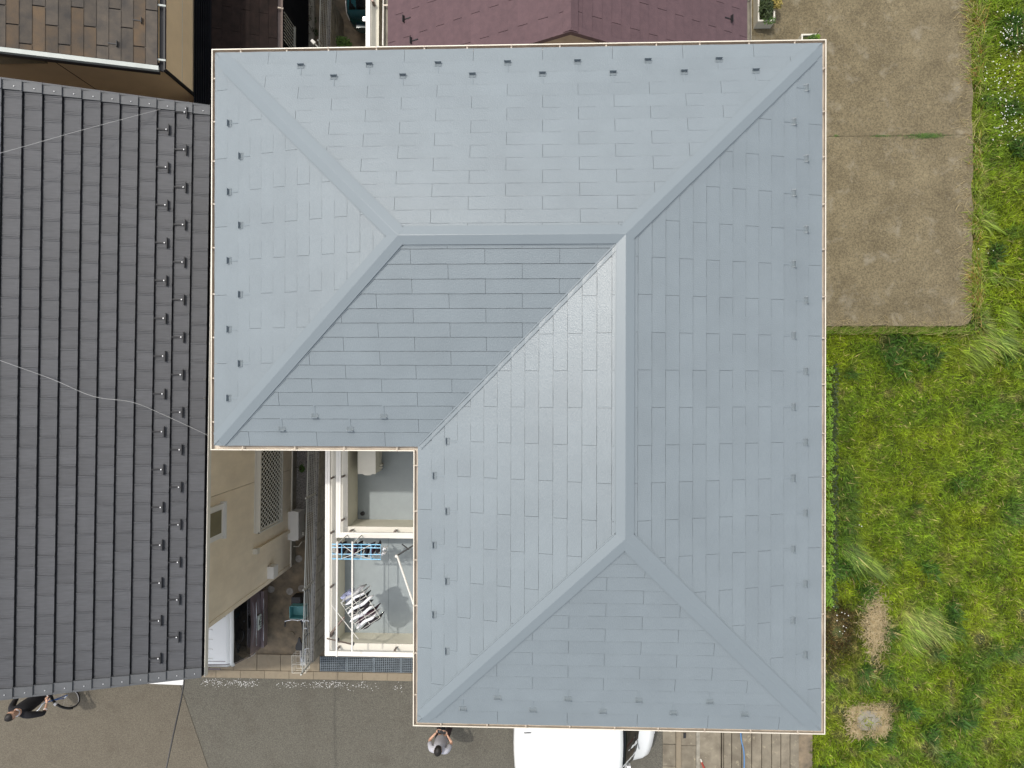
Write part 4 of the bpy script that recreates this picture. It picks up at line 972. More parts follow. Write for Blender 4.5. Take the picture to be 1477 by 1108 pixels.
# ================================================================== VEHICLES
def vehicle(name, label, cat, loc, rz, stations, hw, paint, roofpaint, parts, lower=None):
    """stations: (x, z_top, tumble, wscale) from rear to front; x forward. parts built from patches of the lofted shell"""
    t = thing(name, label, cat, loc, rz)
    NJ = 25; rows = []
    def ringp(x, zt, tum, ws, zb=.22, belt=.95):
        h_ = hw * ws; out = []
        prof = []
        # half profile from bottom centre out, up and to the roof centre
        zb_ = min(zb, zt - .2); bl_ = min(belt, zt - .12)
        pts = [(h_ * .90, zb_), (h_ * .985, zb_ + .12), (h_, zb_ + (bl_ - zb_) * .55), (h_ * .985, bl_), (h_ * (1 - tum * .35), bl_ + (zt - bl_) * .45), (h_ * (1 - tum * .75), zt - .10 * min(1, (zt - bl_) / .3)), (h_ * (1 - tum) - .05, zt - .03), (h_ * .66, zt - .008), (h_ * .33, zt), (0, zt + .003)]
        for p_ in pts: prof.append(p_)
        left = [(y, z) for y, z in prof]; right = [(-y, z) for y, z in prof[:-1]][::-1]
        bow = .17 * min(1, max(0, (x - .5) / .6)) - .05 * min(1, max(0, (-x - 1.3) / .3))
        return [Vector((x - bow * (y / hw) ** 2, y, z)) for y, z in left + right]
    for s_ in stations: rows.append(ringp(*s_))
    n_ = len(rows[0]); v = [p for r in rows for p in r]; f = []
    for i in range(len(rows) - 1):
        for j in range(n_ - 1): f.append((i * n_ + j, (i + 1) * n_ + j, (i + 1) * n_ + j + 1, i * n_ + j + 1))
    f.append(tuple(range(n_))); f.append(tuple((len(rows) - 1) * n_ + j for j in range(n_))[::-1])
    f.append(tuple([i * n_ for i in range(len(rows))] + [i * n_ + n_ - 1 for i in range(len(rows) - 1, -1, -1)])[::-1])
    body = obj('body', v, f, paint, t, True, smooth=False)
    me_ = body.data
    bm = bmesh.new(); bm.from_mesh(me_); bmesh.ops.recalc_face_normals(bm, faces=bm.faces); bm.to_mesh(me_); bm.free()
    me_.polygons.foreach_set('use_smooth', [len(p.vertices) == 4 for p in me_.polygons])
    def patch(nm, i0, i1, j0, j1, m, off=.006, fi=(0, 1), fj=(0, 1), th=.004, par=body):
        def S(a_, b_):
            i = min(int(a_), len(rows) - 2); fr = a_ - i; j = min(int(b_), n_ - 2); gj = b_ - j
            p = rows[i][j].lerp(rows[i][j + 1], gj).lerp(rows[i + 1][j].lerp(rows[i + 1][j + 1], gj), fr); return p
        na, nb = 7, 7; P_ = [[S(i0 + (i1 - i0) * a_ / (na - 1), j0 + (j1 - j0) * b_ / (nb - 1)) for b_ in range(nb)] for a_ in range(na)]
        cen_ = Vector((0, 0, .7)); vv = []
        for lay in (0, 1):
            for a_ in range(na):
                for b_ in range(nb):
                    d1 = P_[min(a_ + 1, na - 1)][b_] - P_[max(a_ - 1, 0)][b_]; d2 = P_[a_][min(b_ + 1, nb - 1)] - P_[a_][max(b_ - 1, 0)]
                    nn = d1.cross(d2); nn.normalize()
                    c_ = P_[a_][b_] - Vector((P_[a_][b_].x * .6, 0, .8))
                    if nn.dot(c_) < 0: nn = -nn
                    vv.append(P_[a_][b_] + nn * (off if lay == 0 else -.02))
        ff_ = []; K = na * nb
        for a_ in range(na - 1):
            for b_ in range(nb - 1):
                q = (a_ * nb + b_, a_ * nb + b_ + 1, (a_ + 1) * nb + b_ + 1, (a_ + 1) * nb + b_); ff_.append(q)
        edge = [b_ for b_ in range(nb)] + [a_ * nb + nb - 1 for a_ in range(1, na)] + [(na - 1) * nb + b_ for b_ in range(nb - 2, -1, -1)] + [a_ * nb for a_ in range(na - 2, 0, -1)]
        for k in range(len(edge)): p, q = edge[k], edge[(k + 1) % len(edge)]; ff_.append((q, p, p + K, q + K))
        o = obj(nm, vv, ff_, m, t, True, smooth=False); bm = bmesh.new(); bm.from_mesh(o.data); bmesh.ops.recalc_face_normals(bm, faces=bm.faces); bm.to_mesh(o.data); bm.free()
        o.data.polygons.foreach_set('use_smooth', [i < (na - 1) * (nb - 1) for i in range(len(o.data.polygons))])
        return o
    for p_ in parts: patch(*p_)
    xs = [s_[0] for s_ in stations]; L_ = max(xs) - min(xs)
    for wx_ in (min(xs) + .55, max(xs) - .55):
        for sy in (-1, 1):
            mb = MB(); c_ = Vector((wx_, sy * (hw - .09), .28)); N = 20
            ring1 = [(c_ + Vector((.27 * math.cos(2 * math.pi * k / N), s2 * .085, .27 * math.sin(2 * math.pi * k / N)))) for s2 in (-1, 1) for k in range(N)]
            mb.add(ring1, [tuple(range(N)), tuple(range(N, 2 * N))[::-1]] + [(k, N + k, N + (k + 1) % N, (k + 1) % N) for k in range(N)])
            wh = mb.build('wheel', M['tyre'], t, True)
            mb = MB(); c_ = c_ + Vector((0, sy * .088, 0)); ring1 = [(c_ + Vector((.17 * math.cos(2 * math.pi * k / 12), s2 * .006, .17 * math.sin(2 * math.pi * k / 12)))) for s2 in (-1, 1) for k in range(12)]
            mb.add(ring1, [tuple(range(12)), tuple(range(12, 24))[::-1]] + [(k, 12 + k, 12 + (k + 1) % 12, (k + 1) % 12) for k in range(12)]); mb.build('rim', M['chrome'], wh, True)
    return t, rows
# kei van parked by the beige house: heading west (away), tail to the east
vx = at(376, 905, .65).x; vy = (at(345, 961, 1.80).y + at(345, 961, 1.80).y + 1.48) / 2
st_v = [(-1.70, .62, .03, .90), (-1.685, .86, .04, .97), (-1.66, .98, .05, .99), (-1.57, 1.62, .15, 1), (-1.52, 1.77, .16, 1), (-1.42, 1.85, .17, 1), (-.6, 1.87, .16, 1), (.2, 1.87, .16, 1), (.85, 1.82, .17, 1), (1.0, 1.74, .17, 1), (1.38, 1.12, .10, .99), (1.48, 1.02, .06, .97), (1.66, .82, .04, .92), (1.70, .55, .03, .86)]
vy -= .14
t, rows = vehicle('parked_van', 'small boxy van with white roof and grey-mauve tail parked beside the beige house', 'van', (vx - 1.70, vy, 0), math.pi, st_v, .74, M['van_mauve'], M['van_white'],
    [('roof_panel', 4.2, 9, 5.2, 12.8, M['van_white'], .008), ('rear_window', 2.15, 3.9, 4.2, 13.8, M['car_glass'], .007), ('windshield', 9.1, 9.95, 4.6, 13.4, M['car_glass'], .007),
     ('side_window', 4.5, 6.8, 3.3, 4.7, M['car_glass'], .006), ('side_window', 4.5, 6.8, 13.3, 14.7, M['car_glass'], .006), ('side_window', 7.0, 9.0, 3.3, 4.7, M['car_glass'], .006), ('side_window', 7.0, 9.0, 13.3, 14.7, M['car_glass'], .006),
     ('taillight', 1.2, 2.6, 3.0, 3.9, M['lamp_clear'], .014), ('taillight', 1.2, 2.6, 14.1, 15.0, M['lamp_clear'], .014), ('spoiler', 3.7, 4.3, 4.9, 13.1, M['van_white'], .025)])
MB().box((-1.755, -.66, .38), (-1.68, .66, .60)).build('bumper', M['van_mauve'], t, True)
MB().box((-1.760, -.50, .60), (-1.745, .50, .612)).build('bumper_strip', M['chrome'], t, True)
MB().box((-1.712, -.50, .885), (-1.69, .50, .897)).build('tail_trim', M['chrome'], t, True)
pl = MB().box((-1.73, -.165, .68), (-1.705, .165, .845)).build('number_plate', M['plate'], t, True)
mb = MB()
for k, (y, w2) in enumerate(((-.12, .03), (-.07, .02), (-.01, .035), (.05, .02), (.10, .03))): mb.box((-1.733, y, .70), (-1.7295, y + w2, .765))
mb.box((-1.733, -.06, .785), (-1.7295, .06, .825)); mb.build('plate_figures', M['black_metal'], pl, True)
MB().tube([(-1.67, -.05, 1.12), (-1.66, .30, 1.18)], .010, 6).build('wiper', M['black_metal'], t, True)
MB().tube([(-1.2, -.45, 1.85), (-1.24, -.45, 1.9), (-1.30, -.42, 1.93)], .012, 6).build('aerial', M['black_metal'], t, True)
for y in (-.66, .66): MB().box((-1.3, y - .012, 1.815), (.9, y + .012, 1.835)).build('roof_rail', M['van_mauve'], t, True)
for k in range(5): MB().box((-1.15, -.42 + k * .21, 1.872), (-.25, -.40 + k * .21, 1.884)).build('roof_rib', M['van_white'], t, True)
# white van at the bottom, heading east
st_w = [(-1.72, .62, .02, .92), (-1.705, 1.0, .03, .97), (-1.68, 1.72, .10, .98), (-1.62, 1.82, .12, .99), (-1.42, 1.885, .12, 1), (-.8, 1.90, .11, 1), (-.1, 1.90, .11, 1), (.35, 1.88, .12, 1), (.56, 1.84, .13, 1), (.64, 1.76, .14, .99), (1.05, 1.14, .08, .99), (1.12, 1.05, .05, .97), (1.34, .97, .05, .95), (1.48, .86, .05, .88), (1.53, .55, .03, .82)]
wxr = at(739, 1085, 1.88).x; wys = at(907, 1100, 1.05).y
t, rows = vehicle('white_van', 'glossy white van with plain roof parked on the road at the bottom edge', 'van', (wxr + 1.70, wys + .74, 0), 0, st_w, .76, M['van_white'], M['van_white'],
    [('windshield', 9.06, 10.6, 4.3, 13.7, M['car_glass'], .008), ('rear_window', 1.15, 1.8, 4.0, 14, M['car_glass'], .006),
     ('side_window', 3.2, 6.4, 3.3, 4.6, M['car_glass'], .006), ('side_window', 3.2, 6.4, 13.4, 14.7, M['car_glass'], .006), ('side_window', 6.6, 8.8, 3.3, 4.6, M['car_glass'], .006), ('side_window', 6.6, 8.8, 13.4, 14.7, M['car_glass'], .006),
     ('headlight', 12.4, 13.4, 2.6, 4.4, M['lamp_clear'], .008), ('headlight', 12.4, 13.4, 13.6, 15.4, M['lamp_clear'], .008)])
MB().box((1.44, -.35, .35), (1.54, .35, .52)).build('bumper', M['van_white'], t, True)
MB().tube([(-1.45, .30, 1.89), (-1.40, .32, 1.93), (-1.31, .335, 1.95)], .011, 6).build('aerial', M['black_metal'], t, True)
MB().box((-1.305, -.62, 1.885), (-1.295, .62, 1.893)).build('roof_seam', M['wire'], t, True)
for y0_, y1_ in ((-.40, .0), (.06, .44)): MB().tube([(1.09, y0_, 1.125), (1.0, y1_, 1.24)], .007, 5).build('wiper', M['black_metal'], t, True)
for sy in (-1, 1): MB().box((.80, sy * .76 - .05, 1.15), (.88, sy * .76 + .09 * (1 if sy > 0 else 1), 1.33)).build('side_mirror', M['van_white'], t, True)
# teal car in the shade at the top, tail to the south
st_c = [(-1.95, .55, .03, .84), (-1.93, .80, .05, .92), (-1.86, .98, .08, .96), (-1.55, 1.30, .2, .98), (-1.30, 1.43, .22, 1), (-.8, 1.50, .22, 1), (-.1, 1.50, .22, 1), (.3, 1.44, .22, 1), (.95, 1.02, .12, 1), (1.15, .96, .06, .98), (1.6, .86, .06, .94), (1.85, .70, .04, .86), (1.93, .50, .03, .8)]
cc = at(540, 36, .6)
t, rows = vehicle('parked_car', 'dark teal hatchback parked in deep shade next to the white balcony at the top', 'car', (at(497, 20, .9).x + .82, cc.y + 1.93, 0), math.pi / 2, st_c, .82, M['teal_paint'], M['teal_paint'],
    [('rear_window', 2.15, 3.3, 4.3, 13.7, M['car_glass'], .007), ('windshield', 7.1, 7.95, 4.4, 13.6, M['car_glass'], .007), ('side_window', 3.8, 5.6, 3.4, 4.8, M['car_glass'], .006), ('side_window', 3.8, 5.6, 13.2, 14.6, M['car_glass'], .006), ('side_window', 5.7, 7.2, 3.4, 4.8, M['car_glass'], .006), ('side_window', 5.7, 7.2, 13.2, 14.6, M['car_glass'], .006),
     ('taillight', 1.1, 2.7, 3.1, 4.2, M['lamp_clear'], .012), ('taillight', 1.1, 2.7, 13.8, 14.9, M['lamp_clear'], .012)])
MB().box((-2.0, -.62, .44), (-1.9, .62, .62)).build('bumper', M['teal_paint'], t, True)
MB().box((-1.985, -.40, .86), (-1.89, .40, .885)).build('tail_trim', M['chrome'], t, True)
MB().tube([(-1.62, .05, 1.27), (-1.60, .35, 1.3)], .008, 5).build('wiper', M['chrome'], t, True)

# ================================================================== BICYCLES
def bicycle(name, label, loc, rz, frame_m, basket_m=None, rear_basket=False, R=.33, lean=0, rim_m=None):
    t = thing(name, label, 'bicycle', loc, rz); t.rotation_euler = (lean, 0, rz)
    t.rotation_mode = 'XYZ'
    for x in (.52, -.52):
        N = 28; tr = MB().tube([(x + R * math.cos(2 * math.pi * k / N), 0, R + R * math.sin(2 * math.pi * k / N)) for k in range(N)], .017, 7, closed=True).build('wheel', M['tyre'], t, True, True)
        MB().tube([(x + (R - .022) * math.cos(2 * math.pi * k / N), 0, R + (R - .022) * math.sin(2 * math.pi * k / N)) for k in range(N)], .009, 5, closed=True).build('rim', rim_m or M['chrome'], tr, True, True)
        mb = MB()
        for k in range(18): a_ = 2 * math.pi * k / 18; mb.tube([(x, .015 * (-1) ** k, R), (x + (R - .02) * math.cos(a_), 0, R + (R - .02) * math.sin(a_))], .0014, 3)
        mb.tube([(x, -.04, R), (x, .04, R)], .018, 8); mb.build('spokes', M['chrome'], tr, True)
        mb = MB(); mb.tube([(x + (R + .03) * math.cos(a_), 0, R + (R + .03) * math.sin(a_)) for a_ in [R_(20 + d_) if x > 0 else R_(30 + d_) for d_ in range(0, 131, 10)]], .02, 5); mb.build('mudguard', M['black_metal'], t, True, True)
    hd = Vector((.36, 0, .86)); bb = Vector((-.06, 0, .29)); st_ = Vector((-.20, 0, .70))
    MB().tube([hd, bb], .019, 8).tube([hd - Vector((0, 0, .12)), st_ - Vector((-.03, 0, .15))], .015, 8).tube([bb, st_], .016, 8).tube([bb, (-.52, .05, R)], .009, 6).tube([bb, (-.52, -.05, R)], .009, 6).tube([st_ - Vector((0, 0, .05)), (-.52, .05, R)], .008, 6).tube([st_ - Vector((0, 0, .05)), (-.52, -.05, R)], .008, 6).tube([hd, hd + Vector((.05, 0, -.16)), (.52, .05, R)], .012, 7).tube([hd, hd + Vector((.05, 0, -.16)), (.52, -.05, R)], .012, 7).build('frame', frame_m, t, True, True)
    MB().tube([(.28, .28, .99), (.36, .27, 1.0), (.38, .12, .97), (.36, 0, .95), (.38, -.12, .97), (.36, -.27, 1.0), (.28, -.28, .99)], .012, 7).tube([hd, (.345, 0, .95)], .014, 7).build('handlebar', M['chrome'], t, True, True)
    for y in (.28, -.28): MB().tube([(.23, y, .99), (.33, y * .97, 1.0)], .018, 8).build('grip', M['black_metal'], t, True, True)
    MB().tube([st_, (-.22, 0, .84)], .013, 7).build('seat_post', M['chrome'], t, True)
    s_ = [(-.36, .0), (-.355, .065), (-.32, .09), (-.24, .08), (-.16, .035), (-.08, .018), (-.07, 0)]
    poly = [(x, -y) for x, y in s_] + [(x, y) for x, y in s_[::-1]][1:-1]
    MB().prism(poly, .835, .885).build('saddle', M['black_metal'], t, True)
    MB().tube([(-.06, -.1, .29), (-.06, .1, .29)], .014, 6).tube([(-.06, .1, .29), (.06, .1, .2)], .009, 5).tube([(-.06, -.1, .29), (-.18, -.1, .38)], .009, 5).box((.02, .09, .185), (.10, .16, .21)).box((-.22, -.16, .37), (-.14, -.09, .395)).build('crank', M['chrome'], t, True)
    MB().box((.50, -.03, .66), (.56, .03, .72)).build('lamp', M['lamp_clear'], t, True)
    if basket_m:
        b = MB(); x0, x1, y, z0, z1 = .40, .68, .17, .74, .97
        b.box((x0, -y, z0), (x1, y, z0 + .008)); b.box((x0, -y, z0), (x0 + .008, y, z1)); b.box((x1 - .008, -y - .01, z0), (x1, y + .01, z1)); b.box((x0, -y - .01, z0), (x1, -y, z1)); b.box((x0, y, z0), (x1, y + .01, z1)); b.build('front_basket', basket_m, t, True)
    if rear_basket:
        b = MB(); x0, x1, y, z0, z1 = -.86, -.46, .16, .66, .92
        for z in (z0, z0 + .13, z1): b.tube([(x0, -y, z), (x1, -y, z), (x1, y, z), (x0, y, z)], .006 if z < z1 else .010, 5, closed=True)
        for x in (x0, x0 + .133, x0 + .266, x1):
            b.tube([(x, -y, z1), (x, -y, z0), (x, y, z0), (x, y, z1)], .005, 4)
        b.tube([(x0 + .2, -y, z1), (x0 + .2, y, z1)], .008, 4)
        for yy in (-.05, .05): b.tube([(x0, yy, z1 if yy < 0 else z0), (x0, yy, z0), (x1, yy, z0), (x1, yy, z1)], .004, 4)
        b.build('rear_basket', M['white_metal'], t, True)
        MB().box((-.80, -.07, .63), (-.42, .07, .645)).build('rack', M['chrome'], t, True)
    return t
c = at(430, 910, .85)
bicycle('bicycle', 'bicycle with teal front basket and white wire rear basket leaning by the mesh fence', (c.x + .03, c.y - .10 + .02, 0), math.pi / 2 + .02, M['black_metal'], M['teal_plastic'], True)
b2 = bicycle('bicycle', 'bicycle with blue frame and white-rimmed front wheel held by the person in black', (at(95, 1005, .33).x - .52 * .766, at(95, 1005, .33).y + .52 * .643, 0), -R_(40), M['blue_paint'], rim_m=M['lamp_clear'])

# ================================================================== PEOPLE
def skin(name, chains, m, parent, levels=1, root=0):
    """chains: list of lists of (co, radius); the first point of a later chain may equal an earlier point"""
    V = []; E_ = []; Rr = []; idx = {}
    def key(c_): return tuple(round(x, 4) for x in c_)
    for ch in chains:
        last = None
        for c_, r in ch:
            k = key(c_)
            if k not in idx: idx[k] = len(V); V.append(c_); Rr.append(r if isinstance(r, tuple) else (r, r))
            i = idx[k]
            if last is not None: E_.append((last, i))
            last = i
    me_ = bpy.data.meshes.new(name); me_.from_pydata(V, E_, []); o = bpy.data.objects.new(name, me_); col.objects.link(o)
    md = o.modifiers.new('skin', 'SKIN'); md.use_smooth_shade = True; md.branch_smoothing = .3
    for i, r in enumerate(Rr): me_.skin_vertices[0].data[i].radius = r; me_.skin_vertices[0].data[i].use_root = (i == root)
    o.modifiers.new('sub', 'SUBSURF').levels = levels; o.modifiers['sub'].render_levels = levels
    bpy.context.view_layer.update(); dg = bpy.context.evaluated_depsgraph_get()
    nm = bpy.data.meshes.new_from_object(o.evaluated_get(dg)); bpy.data.objects.remove(o)
    nm.materials.clear(); nm.materials.append(m)
    o = bpy.data.objects.new(name, nm); col.objects.link(o); attach(o, parent, True)
    nm.polygons.foreach_set('use_smooth', [True] * len(nm.polygons)); return o
def head(parent, pos, pitch, yaw, mask=False, hair_len=0):
    """head as one shaped surface: skull, brow, nose, chin; pos = centre of skull"""
    nu, nv = 20, 14; v = []; f = []
    for j in range(nv + 1):
        ph = math.pi * j / nv
        for i in range(nu):
            th = 2 * math.pi * i / nu
            d_ = Vector((math.sin(ph) * math.sin(th), math.sin(ph) * math.cos(th), math.cos(ph)))
            rx_, ry_, rz_ = .076, .095, .118
            if d_.z < 0: rx_ *= 1 + .22 * d_.z; ry_ *= 1 + .12 * d_.z
            p_ = Vector((d_.x * rx_, d_.y * ry_, d_.z * rz_))
            if d_.y > .8 and abs(d_.x) < .22 and -.45 < d_.z < .1: p_.y += .018 * (1 - abs(d_.x) / .25)     # nose
            if d_.y > .7 and .12 < abs(d_.x) < .5 and -.02 < d_.z < .22: p_.y -= .008                      # eye hollows
            if d_.y > .75 and -.95 < d_.z < -.6: p_.y += .006                                            # chin
            v.append(p_)
    for j in range(nv):
        for i in range(nu): f.append((j * nu + i, (j + 1) * nu + i, (j + 1) * nu + (i + 1) % nu, j * nu + (i + 1) % nu))
    mx = Matrix.Translation(pos) @ Matrix.Rotation(yaw, 4, 'Z') @ Matrix.Rotation(-pitch, 4, 'X')
    hd = obj('head', [mx @ p_ for p_ in v], f, M['skin'], parent, True, True)
    mb = MB()
    for sx_ in (-1, 1): mb.add([mx @ Vector((sx_ * .074, y, z)) for y, z in ((-.012, -.03), (.014, -.028), (.018, .018), (-.016, .022))] + [mx @ Vector((sx_ * .088, y, z)) for y, z in ((-.022, -.02), (.004, -.02), (.006, .02), (-.026, .024))], [(0, 1, 2, 3), (7, 6, 5, 4), (0, 4, 5, 1), (1, 5, 6, 2), (2, 6, 7, 3), (3, 7, 4, 0)])
    mb.build('ears', M['skin'], hd, True)
    mb = MB()
    for sx_ in (-1, 1): mb.add([mx @ Vector((sx_ * .030 + x, .088, z)) for x, z in ((-.013, 0), (0, -.006), (.013, 0), (0, .007))] + [mx @ Vector((sx_ * .030, .094, 0))], [(0, 1, 4), (1, 2, 4), (2, 3, 4), (3, 0, 4)])
    mb.build('eyes', M['black_metal'], hd, True)
    mb = MB().add([mx @ Vector(p_) for p_ in ((-.024, .088, -.062), (.024, .088, -.062), (.018, .092, -.070), (-.018, .092, -.070), (0, .097, -.060))], [(0, 3, 4), (3, 2, 4), (2, 1, 4), (0, 4, 1)])
    mb.build('mouth', M['red_plastic'], hd, True)
    # hair: shell over the back and top
    hv = []; hf = []
    idx = {}
    for j in range(nv + 1):
        for i in range(nu):
            p_ = v[j * nu + i]; d_ = Vector((p_.x / .076, p_.y / .095, p_.z / .118))
            keep = (d_.z > .38) or (d_.y < .15 and d_.z > -.35 - hair_len)
            if keep: idx[(j, i)] = len(hv); rr = random.uniform(.010, .018); hv.append(mx @ (p_ * (1 + rr / .09)))
    for j in range(nv):
        for i in range(nu):
            k = [(j, i), (j + 1, i), (j + 1, (i + 1) % nu), (j, (i + 1) % nu)]
            if all(q in idx for q in k): hf.append(tuple(idx[q] for q in k))
    obj('hair', hv, hf, M['hair'], hd, True, True)
    return hd
def hand(chains_for, wrist, d, palm_n, r=.0):
    """five fingers from the palm; returns skin chains"""
    d = Vector(d).normalized(); n_ = Vector(palm_n); n_ = (n_ - d * n_.dot(d)).normalized(); s_ = d.cross(n_)
    w_ = Vector(wrist); out = [[(tuple(w_), (.022, .018)), (tuple(w_ + d * .05), (.036, .016)), (tuple(w_ + d * .09), (.034, .014))]]
    fing = []
    for k, (o_, l_) in enumerate(((-.030, .062), (-.010, .074), (.010, .070), (.029, .054))):
        b = w_ + d * .085 + s_ * o_; fing.append([(tuple(b), .009), (tuple(b + d * l_ * .5 + n_ * .012), .0085), (tuple(b + d * l_ * .75 + n_ * .035), .0075), (tuple(b + d * l_ * .7 + n_ * .055), .0065)])
    b = w_ + d * .035 - s_ * .030; fing.append([(tuple(b), .011), (tuple(b + d * .025 - s_ * .025 + n_ * .012), .010), (tuple(b + d * .05 - s_ * .028 + n_ * .03), .008)])
    return out, fing
def person(label, loc, rz, J, mats_, hp, hy, hand_n):
    t = thing('person', label, 'person', loc, rz)
    top_m, leg_m, shoe_m, sleeve = mats_
    g = lambda k: tuple(J[k])
    body = skin('body', [[(g('pel'), .10), (g('waist'), (.11, .085)), (g('chest'), (.135, .10)), (g('neck0'), (.06, .06)), (g('neck'), (.052, .052)), (g('skull'), .05)],
                         [(g('neck0'), (.06, .06)), (g('shL'), .05), (g('elL'), .038), (g('wrL'), (.024, .02))], [(g('neck0'), (.06, .06)), (g('shR'), .05), (g('elR'), .038), (g('wrR'), (.024, .02))],
                         [(g('pel'), .10), (g('hipL'), .08), (g('knL'), .055), (g('anL'), .035)], [(g('pel'), .10), (g('hipR'), .08), (g('knR'), .055), (g('anR'), .035)]], M['skin'], t)
    for s_ in 'LR':
        d_ = Vector(J['wr' + s_]) - Vector(J['el' + s_])
        pc, fg = hand(None, J['wr' + s_], d_ if 'hd' + s_ not in J else J['hd' + s_], hand_n[s_])
        h_ = skin('hand', pc, M['skin'], body)
        for k_ in fg: skin('finger', [k_], M['skin'], body, 1)
    # clothes
    up = [[(tuple(Vector(J['pel']) + Vector((0, 0, -.09))), (.14, .115)), (g('pel'), (.165, .13)), (g('waist'), (.16, .125)), (g('chest'), (.19, .14)), (tuple(Vector(J['neck0']) + Vector((0, 0, -.01))), (.095, .088))]]
    e = Vector(J['neck0']) + Vector((0, 0, -.01))
    for s_ in 'LR':
        sh, el, wr = (Vector(J[k + s_]) for k in ('sh', 'el', 'wr'))
        end = sh.lerp(el, .72) if sleeve == 'short' else el.lerp(wr, .35)
        ch = [(tuple(e), (.095, .088)), (tuple(sh), .080), (tuple(sh.lerp(el, .5)), .066)]
        if sleeve == 'short': ch.append((tuple(end), .064))
        else: ch += [(tuple(el), .054), (tuple(end), .042)]
        up.append(ch)
    skin('shirt' if sleeve == 'short' else 'jacket', up, top_m, t)
    skin('trousers', [[(tuple(Vector(J['pel']) + Vector((0, 0, .12))), (.135, .105)), (tuple(Vector(J['pel']) + Vector((0, 0, .06))), (.15, .12)), (g('pel'), (.155, .125)), (g('hipL'), .095), (g('knL'), .072), (tuple(Vector(J['anL']).lerp(Vector(J['knL']), .1)), .06)], [(g('pel'), (.155, .125)), (g('hipR'), .095), (g('knR'), .072), (tuple(Vector(J['anR']).lerp(Vector(J['knR']), .1)), .06)]], leg_m, t)
    for s_ in 'LR':
        a_ = Vector(J['an' + s_]); skin('shoe', [[(tuple(a_ + Vector((0, -.05, -.035))), (.038, .035)), (tuple(a_ + Vector((0, .06, -.045))), (.042, .03)), (tuple(a_ + Vector((0, .15, -.05))), (.036, .022))]], shoe_m, t)
    head(t, Vector(J['skull']), hp, hy)
    return t
# grey-shirted person looking down at a controller
JA = dict(pel=(0, -.04, .92), waist=(0, -.03, 1.06), chest=(0, -.02, 1.25), neck0=(0, -.02, 1.41), neck=(0, .01, 1.48), skull=(.0, .05, 1.57),
          shL=(-.18, -.03, 1.38), elL=(-.25, .03, 1.12), wrL=(-.12, .22, 1.14), shR=(.18, -.03, 1.38), elR=(.25, .03, 1.12), wrR=(.12, .21, 1.14), hdL=(.5, .8, .1), hdR=(-.5, .8, .1),
          hipL=(-.09, -.01, .86), knL=(-.10, .03, .48), anL=(-.11, .02, .09), hipR=(.09, -.01, .86), knR=(.13, .08, .48), anR=(.17, .04, .09))
ha_ = at(630, 1088, 1.70)
pa = person('person in grey T-shirt on the road, looking down at a black controller', (ha_.x + .0, ha_.y - .05, 0), -.12, JA, (M['tee'], M['trouser'], M['black_metal'], 'short'), R_(48), 0, {'L': (.6, 0, .5), 'R': (-.6, 0, .5)})
m = Matrix.Translation(pa.location) @ Matrix.Rotation(-.12, 4, 'Z')
ctl = thing('controller', 'black handheld drone controller with a screen held by the person in grey', 'controller', m @ Vector((0, .28, 1.16)), -.12)
MB().box((-.095, -.05, -.02), (.095, .05, .02)).build('casing', M['black_metal'], ctl, True)
MB().box((-.08, .055, .0), (.08, .13, .012)).build('screen', M['car_glass'], ctl, True)
MB().tube([(-.05, .0, .02), (-.05, .0, .04)], .008, 6).tube([(.05, 0, .02), (.05, 0, .04)], .008, 6).build('sticks', M['chrome'], ctl, True)
MB().tube([(-.04, .13, .0), (0, .15, .02), (.04, .13, 0)], .008, 6).build('handle', M['chrome'], ctl, True)
# person in black with the bicycle
hb_ = at(19, 1030, 1.68)
JB = dict(pel=(0, .06, .92), waist=(0, .04, 1.06), chest=(0, .02, 1.26), neck0=(0, .0, 1.42), neck=(0, .02, 1.50), skull=(0, .04, 1.62),
          shL=(-.19, 0, 1.39), elL=(-.30, .03, 1.14), wrL=(-.24, .25, 1.08), shR=(.19, 0, 1.39), elR=(.37, -.02, 1.15), wrR=(.27, .09, .99), hdR=(-.5, .6, -.25),
          hipL=(-.09, .06, .86), knL=(-.12, .12, .48), anL=(-.12, .02, .09), hipR=(.09, .06, .86), knR=(.14, .22, .50), anR=(.15, .20, .09))
pb = person('person in black clothes with white cuffs, one hand on a bicycle', (hb_.x, hb_.y - .04, 0), -.33, JB, (M['navy'], M['navy'], M['black_metal'], 'long'), R_(-14), -.35, {'L': (.3, 0, .6), 'R': (0, 0, -1)})
pb.scale = (1.1, 1.1, 1.08)
for s_ in 'LR':
    wr, el = Vector(JB['wr' + s_]), Vector(JB['el' + s_]); skin('cuff', [[(tuple(wr.lerp(el, .66)), .048), (tuple(wr.lerp(el, .54)), .045)]], M['white_cloth'], pb)
skin('collar', [[((0, .01, 1.455), (.095, .09)), ((0, .03, 1.50), (.086, .082))]], M['white_cloth'], pb)

